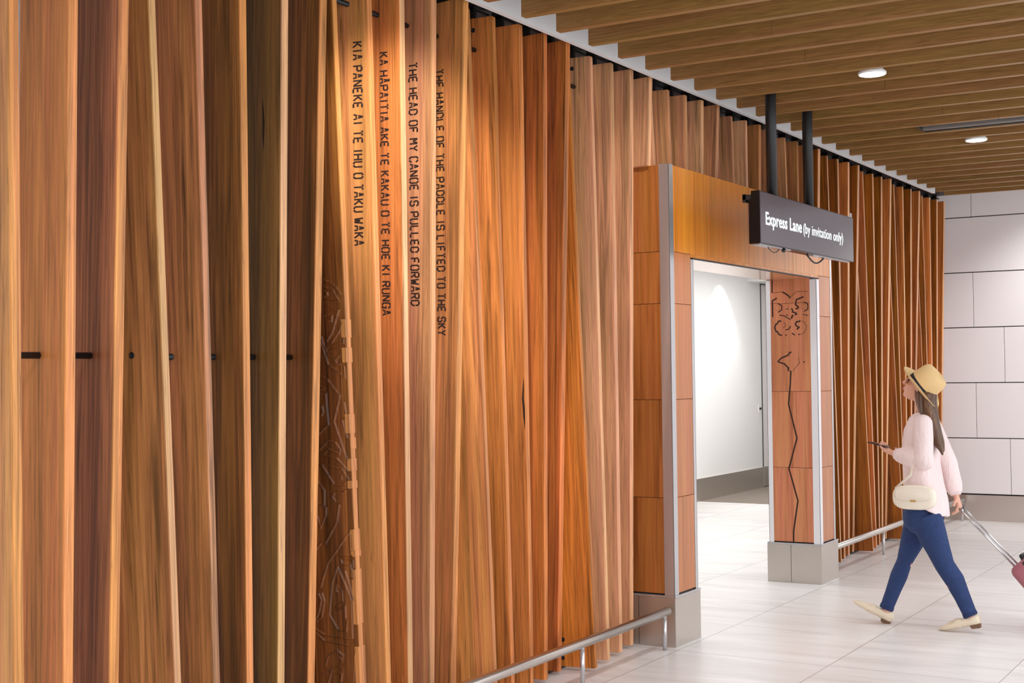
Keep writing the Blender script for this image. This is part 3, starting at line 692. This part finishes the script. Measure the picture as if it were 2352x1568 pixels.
# slim rails that carry the battens
for i, x in enumerate((-2.9, -1.0, 0.4)):
    struct(MB().box((x, -3, 3.52), (x + .04, 14, 3.56)).build('trim_%d' % (5 + i), M['black']))
    struct(MB().box((x + .015, -3, 3.56), (x + .025, 14, 3.80)).build('trim_%d' % (8 + i), M['black']))
def downlight(px, py, lab):
    c = on_z(px, py, 3.332); c.z = 3.332
    t = thing('downlight', lab, 'ceiling light', c, 'round ceiling downlights')
    MB().lathe((c.x, c.y, 3.326), (0, 0, 1), [(.070, 0), (.078, .0), (.080, .004), (.080, .014), (.06, .03), (.06, .19)], 40).build('housing', M['lamp_rim'], t)
    MB().lathe((c.x, c.y, 3.3245), (0, 0, 1), [(.071, 0), (.071, .002)], 40).build('lens', M['lamp'], t)
downlight(2003, 169, 'larger, nearer round downlight glowing between the oak ceiling battens')
downlight(2242, 321, 'smaller, farther round downlight glowing under the oak ceiling battens')
a = on_z(2115, 303, 3.33)
sl = thing('linear_grille', 'long black slot diffuser set between the ceiling battens on the right', 'air vent', (a.x, a.y, 3.33))
MB().box((a.x, 9.80, 3.343), (0.7, 9.815, 3.50)).box((a.x, 10.045, 3.343), (0.7, 10.06, 3.50)).box((a.x, 9.80, 3.45), (0.7, 10.06, 3.50)).box((a.x, 9.80, 3.343), (a.x + .01, 10.06, 3.5)).build('channel', M['black'], sl)
for q in (9.96, 9.985, 10.01): MB().box((a.x + .01, q, 3.345), (0.7, q + .003, 3.38)).build('blade', M['steel'], sl)

# ------------------------------------------------------------------ the hanging sign
SX = -2.985
a, b = on_x(1745, 433, SX), on_x(1745, 557, SX)
c, d_ = on_x(1961, 503, SX), on_x(1960, 602, SX)
yl, yr = a.y, (c.y + d_.y) / 2; zt, zb = (a.z + c.z) / 2, (b.z + d_.z) / 2
sg = thing('lane_sign', 'black hanging display sign reading Express Lane (by invitation only)', 'sign', (SX, (yl + yr) / 2, zb))
M['screen'] = plain('screen_glass', (44, 40, 44), .16, emit=(70, 64, 70), es=.6, var=.03)  # lit screen; its emission also stands for grey reflections on the glass
M['screen_text'] = plain('lit_text', (240, 252, 252), .4, emit=(236, 250, 250), es=.95)
MB().box((SX - .058, yl, zb), (SX - .003, yr, zt)).build('housing', M['black_gloss'], sg, bevel=.002)
scr = MB().box((SX - .004, yl + .006, zb + .006), (SX, yr - .006, zt - .006)).build('screen', M['screen'], sg)
MB().box((SX - .082, yl + .02, zb + .0), (SX - .058, yr - .02, zt - .045)).build('rear_cover', M['black_gloss'], sg, bevel=.003)
MB().box((SX - .12, yl + .02, zt - .05), (SX - .05, yl + .08, zt - .02)).box((SX - .12, yl + .02, zt - .065), (SX - .10, yl + .08, zt - .015)).build('mount_bracket', M['black'], sg)
MB().box((SX - .07, yl + .03, zb - .006), (SX - .02, yl + .6, zb)).build('cable_tray', M['steel_trim'], sg)
MB().box((SX - .05, (yl + yr) / 2 + .1, zb - .006), (SX - .02, yr - .05, zb)).build('cable_tray', M['steel_trim'], sg)
def arc(y0, y1, drop, r, x=SX - .045):
    P = [(x, y0 + (y1 - y0) * t / 14, zb - .004 - drop * math.sin(PI * t / 14)) for t in range(15)]
    MB().tube(P, r, 8).build('cable', M['black'], sg)
arc(yl + .24, yl + .45, .028, .003); arc(yl + .98, yl + 1.33, .045, .006)
MB().ellip((SX - .02, yl + .46, zb - .012), ((.014, 0, 0), (0, .018, 0), (0, 0, .014))).build('sensor', M['black_gloss'], sg)
MB().box((SX - .01, yr - .06, zt), (SX - .006, yr - .01, zt + .03)).build('tab', M['steel_trim'], sg)
for px, py in ((1772.5, 222), (1856, 262)):
    q = on_x(px, 400, SX - .03)
    MB().tube([(SX - .03, q.y, zt - .002), (SX - .03, q.y, 3.80)], .034, 24).build('hanging_post', M['black'], sg)
def text_mesh(s, size, off):
    cu = bpy.data.curves.new('txt', 'FONT'); cu.body = s; cu.size = size; cu.offset = off; cu.space_character = 1.06; cu.extrude = 0; cu.resolution_u = 4
    o = bpy.data.objects.new('txt', cu); COL.objects.link(o); bpy.context.view_layer.update()
    me = bpy.data.meshes.new_from_object(o.evaluated_get(bpy.context.evaluated_depsgraph_get()))
    bpy.data.objects.remove(o); return me
def sign_text(s, p_start, p_end, p_cap, off, z_base=None):
    """p_start / p_end: baseline pixels, p_cap: pixel of the top of the first capital"""
    A, B_, C_ = on_x(*p_start, SX), on_x(*p_end, SX), on_x(*p_cap, SX)
    me = text_mesh(s, 1, off); xs = [v.co.x for v in me.vertices]; ys = [v.co.y for v in me.vertices]
    cap = .73 if s[0] == '(' else max(ys)
    kx = (B_.y - A.y) / (max(xs) - min(xs)); ky = (C_.z - A.z) / cap; x0 = min(xs); zb_ = A.z if z_base is None else z_base
    for v in me.vertices: v.co = Vector((SX + .0012, A.y + (v.co.x - x0) * kx, zb_ + v.co.y * ky))
    order = sorted(set(round(v.co.y, 5) for v in me.vertices)); cuts = [(a + b) / 2 for a, b in zip(order, order[1:]) if b - a > .17 * abs(ky)]
    for lo, hi in zip([-1e9] + cuts, cuts + [1e9]):
        fs = [f for f in me.polygons if lo < f.center.y < hi]
        if not fs: continue
        mb = MB()
        idx = {}
        for f in fs:
            for v in f.vertices: idx.setdefault(v, len(idx))
        mb.add([me.vertices[v].co for v in idx], [[idx[v] for v in f.vertices] for f in fs])
        mb.build('lit_word', M['screen_text'], sg)
    return A.z, ky
za, _k = sign_text('Express Lane', (1758.8, 514.5), (1841.5, 536), (1758.8, 486), .017)
sign_text('(by invitation only)', (1845.5, 537.5), (1936, 561.5), (1845.5, 513.5), .004, za)

# ------------------------------------------------------------------ the walking woman
M['skin'] = plain('skin', (222, 166, 140), .5, var=.05)
M['hair'] = wood('brown_hair', (52, 34, 24), (92, 64, 44), (150, 114, 76), 'Z', bands=60, rough=.45, coat=0, rnd=False)
M['blouse'] = plain('pink_blouse', (240, 218, 214), .75, var=.04, wrinkle=((16, 16, 7), .55))
M['denim'] = plain('blue_denim', (38, 58, 102), .85, var=.24, vscale=40, wrinkle=((14, 14, 30), .35))
M['denim_hem'] = plain('dark_denim_hem', (34, 50, 92), .85, var=.16, vscale=30)
M['straw'] = plain('woven_straw', (226, 190, 134), .75, var=.12, vscale=160)
M['band'] = plain('black_hat_band', (26, 26, 34), .7)
M['bag'] = plain('cream_leather', (240, 228, 208), .45, var=.03)
M['gold'] = plain('gold_clasp', (214, 176, 96), .3, metal=1)
M['shoe'] = plain('cream_shoe', (232, 214, 188), .5, var=.04)
M['sole'] = plain('shoe_heel', (118, 84, 60), .6)
M['lip'] = plain('lips', (186, 98, 92), .45); M['eye'] = plain('eye', (40, 28, 24), .25)
M['phone'] = plain('phone_glass', (60, 58, 66), .15)
YC = 8.88
def P(px, py, y=YC): return on_y(px, py, y)
def solid(mb, name, mat, parent, voxel=.006, smooth=6):
    """fuse overlapping lofts into one continuous skin"""
    o = mb.build(name, mat); md = o.modifiers.new('r', 'REMESH'); md.mode = 'VOXEL'; md.voxel_size = voxel
    ms = o.modifiers.new('s', 'SMOOTH'); ms.factor = .5; ms.iterations = smooth
    bpy.context.view_layer.update()
    me = bpy.data.meshes.new_from_object(o.evaluated_get(bpy.context.evaluated_depsgraph_get()))
    o.modifiers.clear(); old = o.data; o.data = me; bpy.data.meshes.remove(old); me.name = name
    for p in me.polygons: p.use_smooth = True
    if not me.materials: me.materials.append(mat)
    if parent: o.parent = parent; o.matrix_parent_inverse = world_mat(parent).inverted()
    return o
W = thing('person', 'walking woman in straw hat, pink blouse and blue jeans, holding phone and suitcase handle', 'person', (-2.28, YC, 0))
NY, FY = 8.79, 8.96          # near (left) and far (right) hip lines
S = (0, 1, 0)
# --- joints
hipL, kneeL, ankL = P(2124, 1185, NY), P(2170, 1298, 8.79), P(2228, 1410, 8.80)
hipR, kneeR, ankR = P(2118, 1185, FY), P(2077, 1290, 8.93), P(2037, 1394, 8.90)
neck0, neck1 = P(2128, 958, YC), P(2116, 908, YC)
shL, elL, wrL = P(2120, 974, 8.715), P(2122, 1058, 8.675), P(2056, 1042, 8.74)
shR, elR, wrR = P(2138, 972, 9.045), P(2178, 1066, 9.085), P(2196, 1138, 9.07)
pelvis, waist, chest = P(2121, 1185, YC), P(2122, 1105, YC), P(2120, 1010, YC)
up = Vector((0, 0, 1))
# --- body: one surface from head to ankles
bd = MB()
bd.tube([pelvis + Vector((0, 0, -.06)), pelvis, waist, chest, P(2124, 965, YC)], [(.13, .09), (.155, .11), (.12, .078), (.15, .080), (.12, .06)], 20, S)
bd.tube([P(2126, 972, YC), neck0, neck1], [(.075, .06), (.052, .052), (.047, .05)], 16, S)
HC = P(2115, 887, YC)
tilt = math.radians(24)
hx = Vector((-math.cos(tilt), 0, math.sin(tilt)))       # face direction, lifted
hz = Vector((math.sin(tilt), 0, math.cos(tilt)))
hy = Vector((0, 1, 0))
bd.ellip(HC + hz * .012 - hx * .006, (hx * .088, hy * .072, hz * .084), 20, 14)
bd.ellip(HC - hz * .045 + hx * .030, (hx * .058, hy * .056, hz * .062), 18, 12)      # jaw
bd.ellip(HC - hz * .086 + hx * .066, (hx * .020, hy * .024, hz * .018), 12, 8)       # chin
bd.tube([HC + hz * .022 + hx * .088, HC - hz * .004 + hx * .102, HC - hz * .020 + hx * .108, HC - hz * .028 + hx * .094], [.008, .010, .0135, .010], 10, hy)   # nose
bd.ellip(HC + hz * .034 + hx * .083, (hx * .014, hy * .045, hz * .010), 14, 8)       # brow
bd.ellip(HC - hz * .052 + hx * .086, (hx * .013, hy * .022, hz * .013), 12, 8)       # mouth
for s in (-1, 1):
    bd.ellip(HC + hy * s * .074 - hx * .008 - hz * .005, (hx * .018, hy * .009, hz * .030), 12, 8)
    bd.ellip(HC + hy * s * .040 - hz * .022 + hx * .055, (hx * .028, hy * .026, hz * .026), 12, 8)   # cheeks
def limb(mb, a, b, c, r): mb.tube([a, a.lerp(b, .5), b, b.lerp(c, .35), b.lerp(c, .7), c], r, 14, S)
limb(bd, hipL, kneeL, ankL, [.082, .066, .050, .050, .040, .034]); limb(bd, hipR, kneeR, ankR, [.082, .066, .050, .050, .040, .034])
limb(bd, shL, elL, wrL, [.046, .042, .036, .036, .030, .024]); limb(bd, shR, elR, wrR, [.046, .042, .036, .036, .030, .024])
bd.tube([shL, P(2122, 968, YC), shR], [.046, .06, .046], 14)
def hand(mb, wr, fwd, palm_n, thumb_dir, curl, scale=1.0):
    """palm + four unequal curled fingers + a thumb leaving the side of the palm"""
    f = Vector(fwd).normalized(); pn = Vector(palm_n); pn = (pn - f * pn.dot(f)).normalized(); sd = f.cross(pn).normalized()
    if sd.dot(Vector(thumb_dir)) < 0: sd = -sd
    k = scale; end = wr + f * .082 * k
    mb.tube([wr - f * .02, wr + f * .015 * k, wr + f * .05 * k, end], [(.026, .019), (.031, .017), (.039, .016), (.038, .013)], 14, sd)
    for i, (o, l) in enumerate(((.029, .070), (.010, .079), (-.010, .073), (-.028, .058))):
        p = wr + f * .078 * k + sd * o * k; pts = [p - f * .02]; d = f.copy(); ax = sd
        for sgm in (.46, .31, .23):
            d = (d * math.cos(curl) + pn * math.sin(curl)).normalized()
            p = p + d * l * k * sgm; pts.append(p.copy())
            dn = (pn * math.cos(curl) - d * math.sin(curl)); pn2 = dn
        mb.tube(pts, [.0095 * k, .009 * k, .0082 * k, .0068 * k], 10, sd)
    p = wr + f * .022 * k + sd * .026 * k; td = (f * .55 + sd * .72 + pn * .35).normalized(); p2 = p + td * .038 * k; td2 = (f * .8 + sd * .15 + pn * .5).normalized()
    mb.tube([p - sd * .012, p, p2, p2 + td2 * .030 * k], [.014 * k, .0125 * k, .0105 * k, .008 * k], 10, pn)
handL_f = P(2026, 1030, 8.80) - wrL
hand(bd, wrL, handL_f, (-.15, .25, .95), (0, 1, .2), .42)
handR_f = P(2206, 1166, 9.06) - wrR
hand(bd, wrR, (handR_f.x, handR_f.y, handR_f.z), (-.8, -.1, -.35), (-.3, -1, 0), .95)
# feet (insides of the shoes)
def foot_axes(ank, heel, toe):
    return None
body = solid(bd, 'body', M['skin'], W, .0048, 5)
# --- face marks
for s in (-1, 1):
    MB().ellip(HC + hy * s * .032 + hz * .010 + hx * .0795, (hx * .006, hy * .013, hz * .006), 10, 6).build('eye', M['eye'], W)
MB().ellip(HC - hz * .050 + hx * .0965, (hx * .0045, hy * .020, hz * .0045), 12, 6).ellip(HC - hz * .059 + hx * .0955, (hx * .005, hy * .016, hz * .005), 12, 6).build('lips', M['lip'], W)
# --- jeans
jn = MB()
jn.tube([P(2119, 1165, YC), pelvis + Vector((0, 0, .0)), pelvis - up * .055, pelvis - up * .10], [(.158, .118), (.172, .126), (.165, .118), (.12, .07)], 22, S)
jn.tube([hipL, hipL.lerp(kneeL, .35), hipL.lerp(kneeL, .7), kneeL, kneeL.lerp(ankL, .3) + Vector((.014, 0, 0)), kneeL.lerp(ankL, .65) + Vector((.008, 0, 0)), ankL], [(.086, .108), (.082, .092), (.068, .074), (.060, .062), (.057, .062), (.048, .050), (.043, .044)], 18, S)
jn.tube([hipR, hipR.lerp(kneeR, .35), hipR.lerp(kneeR, .7), kneeR, kneeR.lerp(ankR, .3), kneeR.lerp(ankR, .65), ankR], [(.086, .108), (.082, .088), (.068, .066), (.054, .049), (.053, .055), (.046, .047), (.042, .043)], 18, S)
jeans = solid(jn, 'jeans', M['denim'], W, .007, 5)
for kn, an, nm in ((kneeL, ankL, 0), (kneeR, ankR, 1)):
    t = (an - kn).normalized(); MB().tube([an - t * .012, an + t * .006, an + t * .012], [(.0445, .0455), (.045, .046), (.043, .044)], 20, S).build('hem', M['denim_hem'], jeans)
# --- blouse: loose, longer at the back, long sleeves
bl = MB()
def ring_pts(px0, px1, py, hy_, n=26, py1=None, yoff=0):
    a, b = P(px0, py, YC), P(px1, py if py1 is None else py1, YC); c = (a + b) / 2; ax = (b - a) / 2
    return [c + ax * math.cos(2 * PI * i / n) + Vector((0, hy_ + .006 * math.sin(5 * 2 * PI * i / n), 0)) * math.sin(2 * PI * i / n) for i in range(n)]
bl.loft([ring_pts(2104, 2140, 946, .06), ring_pts(2092, 2146, 957, .15), ring_pts(2080, 2152, 985, .195), ring_pts(2074, 2155, 1025, .18), ring_pts(2076, 2158, 1065, .175),
         ring_pts(2078, 2166, 1100, .178, py1=1110), ring_pts(2079, 2176, 1118, .185, py1=1150), ring_pts(2078, 2180, 1128, .19, py1=1188)])
def sleeve(a, b, c, r): bl.tube([a, a.lerp(b, .4), b - (b - a).normalized() * .01, b.lerp(c, .3), b.lerp(c, .65), c - (c - b).normalized() * .02, c - (c - b).normalized() * .012], r, 16, S)
sleeve(shL, elL, wrL, [.060, .062, .062, .060, .056, .044, .036]); sleeve(shR, elR, wrR, [.060, .062, .062, .058, .058, .046, .038])
bl.ellip(shL + up * .004, ((.060, 0, 0), (0, .055, 0), (0, 0, .058))); bl.ellip(shR + up * .004, ((.060, 0, 0), (0, .055, 0), (0, 0, .058)))
bl.ellip(elL, ((.064, 0, 0), (0, .062, 0), (0, 0, .062))); bl.ellip(elR, ((.062, 0, 0), (0, .06, 0), (0, 0, .062)))
blouse = solid(bl, 'blouse', M['blouse'], W, .0075, 6)
# cuffs
for el, wr in ((elL, wrL), (elR, wrR)):
    t = (wr - el).normalized(); MB().tube([wr - t * .035, wr - t * .004], [.036, .034], 18, S).build('cuff', M['blouse'], blouse)
# --- hair: a long fall from under the hat down the back
hr = MB()
hr.tube([P(2126, 892), P(2128, 925), P(2136, 958, 8.85), P(2146, 992, 8.82), P(2157, 1018, 8.80), P(2166, 1038, 8.79)], [(.088, .075), (.088, .064), (.088, .052), (.080, .044), (.056, .034), (.018, .012)], 18, S)
for q, d in ((-.06, 3), (-.02, -2), (.02, 2), (.05, -3), (-.085, 0)):
    hr.tube([P(2124, 905, 8.88 + q), P(2129 + d, 940, 8.87 + q), P(2143 + d, 990, 8.83 + q * .9), P(2163 + d, 1040 + d * 2, 8.80 + q * .5)], [.03, .034, .030, .008], 10, S)
solid(hr, 'hair', M['hair'], W, .007, 4)
# --- hat
ht_c = P(2113, 890); hn = (P(2113 + 95, 890 - 73) - ht_c).normalized()
hat = MB().lathe(ht_c, hn, [(.088, .0), (.120, -.004), (.145, -.003), (.160, .004), (.1625, .010), (.158, .010), (.142, .003), (.118, .002), (.100, .006), (.100, .03), (.098, .08), (.093, .120), (.080, .143), (.050, .149), (.028, .140), (.004, .136)], 48).build('hat', M['straw'], W)
for v in hat.data.vertices:    # upturned brim at the sides, pinched crown
    w = (hat.matrix_world @ v.co) - ht_c; h = w.dot(hn); r = (w - hn * h); yy = r.y
    if r.length > .10: v.co += hn * (.9 * yy * yy)
    elif h > .08: v.co.y -= yy * .16 * (h - .08) / .05
MB().lathe(ht_c, hn, [(.1005, .006), (.1015, .008), (.100, .034), (.098, .036)], 48).build('hat_band', M['band'], hat)
# --- shoes
def shoe(heel_bot, toe_tip, lift, ytwist=0):
    """heel_bot: ground point under the back of the heel; toe_tip: tip; builds a pointed flat with a low heel"""
    h, t = Vector(heel_bot), Vector(toe_tip); f = (t - h).normalized(); L_ = (t - h).length
    sd = Vector((0, 1, 0)); sd = (sd - f * sd.dot(f)).normalized(); u = f.cross(sd); u = -u if u.z < 0 else u
    st = [(.00, .024, .074, .026), (.05, .034, .086, .018), (.20, .037, .082, .014), (.38, .038, .068, .012), (.58, .044, .058, .006), (.78, .041, .044, .003), (.92, .028, .030, .004), (1.0, .009, .016, .007)]
    rings = []
    for s, w, top, bot in st:
        p = h + f * (L_ * s); rings.append([p + sd * w * math.cos(2 * PI * i / 18) + u * ((top + bot) / 2 + (top - bot) / 2 * math.sin(2 * PI * i / 18)) for i in range(18)])
    o = MB().loft(rings).build('shoe', M['shoe'], W)
    MB().hexa([h + f * .0012 + sd * .020, h + f * .055 + sd * .026, h + f * .055 - sd * .026, h + f * .0012 - sd * .020],
              [h + f * .0 + sd * .022 + u * .03, h + f * .062 + sd * .029 + u * .022, h + f * .062 - sd * .029 + u * .022, h - sd * .022 + u * .03]).build('heel', M['sole'], o, bevel=.003)
    p = h + f * (L_ * .50); MB().tube([p + sd * .040 + u * .016, p + sd * .030 + u * .056, p + u * .066, p - sd * .030 + u * .056, p - sd * .040 + u * .016], [(.022, .004)] * 5, 10, f).build('saddle', M['shoe'], o)
    return o, h, f, u, L_
shl = shoe(P(2254, 1441, 8.80) * 1.0, P(2158, 1449, 8.80), 0)
shr = shoe(P(2042, 1436, 8.89), P(1958, 1383, 8.89), 0)
# ankles and insteps joining the shoes
for (o, h, f, u, L_), an in ((shl, ankL), (shr, ankR)):
    MB().tube([an - (an - (h + f * L_ * .22 + u * .05)).normalized() * -.02, h + f * L_ * .20 + u * .058, h + f * L_ * .36 + u * .046], [(.034, .034), (.030, .036), (.026, .016)], 14, S).build('ankle', M['skin'], W)
# fringe of the near shoe
o, h, f, u, L_ = shl
mb = MB()
for i in range(7): y = -.030 + .010 * i; mb.box((0, 0, 0), (0, 0, 0)) if False else mb.bar(h + f * (L_ * .56) + u * (.061 - abs(y) * .28) + Vector((0, y, 0)), h + f * (L_ * .72) + u * (.053 - abs(y) * .28) + Vector((0, y, 0)), .006, .003, u)
mb.build('fringe', M['shoe'], o)
# --- shoulder bag at the near hip
bc = P(2101, 1142, 8.665)
bag = thing('shoulder_bag', 'cream rounded shoulder bag hanging at the walking woman\'s near hip', 'bag', bc)
rb = []
for y, s in ((-.038, .80), (-.030, .95), (-.012, 1.0), (.012, 1.0), (.030, .95), (.038, .80)):
    rb.append([bc + Vector((.134 * s * abs(math.cos(t)) ** .62 * (1 if math.cos(t) > 0 else -1), y, (.076 * s * abs(math.sin(t)) ** .7) * (1 if math.sin(t) > 0 else -1))) for t in [2 * PI * i / 40 for i in range(40)]])
MB().loft(rb).build('bag_body', M['bag'], bag)
fl = []
for y, s in ((-.0405, .86), (-.044, .80)):
    fl.append([bc + Vector((.134 * s * abs(math.cos(t)) ** .62 * (1 if math.cos(t) > 0 else -1), y, .022 + (.05 * s * abs(math.sin(t)) ** .7) * (1 if math.sin(t) > 0 else -1))) for t in [2 * PI * i / 40 for i in range(40)]])
MB().loft(fl).build('flap', M['bag'], bag)
MB().box(bc + Vector((-.018, -.049, -.024)), bc + Vector((.018, -.044, -.014))).build('clasp', M['gold'], bag, bevel=.002)
MB().tube([bc + Vector((-.12, 0, .05)), P(2092, 1090, 8.68), P(2098, 1030, 8.69), P(2110, 975, 8.73), P(2120, 955, 8.80), P(2140, 975, 8.90)], [(.009, .002)] * 6, 8, (1, 0, 0)).build('strap', M['bag'], bag)
# --- phone in the near hand
pc = P(2016, 1024, 8.80); pf = Vector((-.93, .10, .20)).normalized(); ps = Vector((0, 1, 0)); ps = (ps - pf * ps.dot(pf)).normalized(); pu = ps.cross(pf); pu = -pu if pu.z < 0 else pu
q = [pf * .062 + ps * .034, pf * .062 - ps * .034, -pf * .068 - ps * .034, -pf * .068 + ps * .034]
ph = tag(MB().hexa([pc + v - pu * .004 + pu * .012 for v in q], [pc + v + pu * .004 + pu * .012 for v in q]).build('mobile_phone', M['phone'], None, pc, bevel=.003), 'thin dark mobile phone held flat in the walking woman\'s hand', 'phone')

# ------------------------------------------------------------------ the suitcase she pulls
M['case'] = plain('dusty_pink_shell', (172, 104, 112), .45, var=.05)
CYc = 9.12
hp = P(2205, 1164, CYc); kp = P(2324, 1302, CYc)
ax = (kp - hp); ax.y = 0; ax.normalize(); nx = Vector((-ax.z, 0, ax.x)); nx = -nx if nx.z < 0 else nx
top = kp + ax * .006
Lc = min(.52, (top.z - .05) / -ax.z); cw, ct = .19, .235
case = thing('suitcase', 'dusty pink hard-shell suitcase tilted on its wheels, cut by the right border', 'suitcase', (top.x + .3, CYc, 0))
def csec(s, inset):
    c = top + ax * s + nx * (ct / 2); n = 40
    return [c + nx * ((ct / 2 - inset) * abs(math.cos(t)) ** .35 * (1 if math.cos(t) > 0 else -1)) + Vector((0, (cw - inset) * abs(math.sin(t)) ** .35 * (1 if math.sin(t) > 0 else -1), 0)) for t in [2 * PI * i / n for i in range(n)]]
MB().loft([csec(0, .035), csec(.006, .018), csec(.02, .006), csec(.04, 0), csec(Lc - .04, 0), csec(Lc - .02, .006), csec(Lc - .006, .018), csec(Lc, .035)]).build('shell', M['case'], case)
zs = MB(); c0 = nx * (ct / 2)
zs.loft([[top + ax * s + nx * (ct / 2 + d) + Vector((0, (cw + .002) * k, 0)) for (s, k) in ((-.002, .80), (.02, .985), (.06, 1), (Lc - .06, 1), (Lc - .02, .985), (Lc + .002, .8), (Lc + .002, -.8), (Lc - .02, -.985), (Lc - .06, -1), (.06, -1), (.02, -.985), (-.002, -.8))] for d in (-.008, .008)], smooth=False)
zs.build('zip_band', M['black'], case)
MB().tube([top + nx * .10 + Vector((0, -.06, 0)), top + nx * .10 - ax * .025 + Vector((0, -.045, 0)), top + nx * .10 - ax * .025 + Vector((0, .045, 0)), top + nx * .10 + Vector((0, .06, 0))], [(.010, .012)] * 4, 10).build('carry_handle', M['black'], case)
MB().bar(top - ax * .004 + nx * .13 + Vector((0, -cw * .6, 0)), top + ax * .10 + nx * (ct * .62) + Vector((0, -cw - .006, 0)), .03, .012).build('strap', M['black'], case)
hp2 = hp + Vector((0, 0, 0)); HL = (hp2 - top).length
pull = MB()
for s in (-.05, .05): pull.tube([top + nx * .03 + ax * .02 + Vector((0, s, 0)), hp2 + Vector((0, s, 0))], .0065, 10)
pull.build('telescopic_handle', M['steel_trim'], case)
MB().tube([hp2 + Vector((0, -.062, 0)), hp2 + Vector((0, .062, 0))], .013, 12).build('grip', M['black'], case)
for s in (-1, 1):
    wc = top + ax * (Lc + .0) + nx * .03 + Vector((0, s * (cw - .05), 0)); wc.z = .03
    MB().lathe(wc + Vector((0, -.012, 0)), (0, 1, 0), [(.012, 0), (.028, 0), (.030, .004), (.030, .020), (.028, .024), (.012, .024)], 20).build('wheel', M['black'], case)
    MB().bar(wc, top + ax * (Lc - .03) + nx * .05 + Vector((0, s * (cw - .05), 0)), .02, .02).build('wheel_fork', M['black'], case)
bpy.context.view_layer.update()
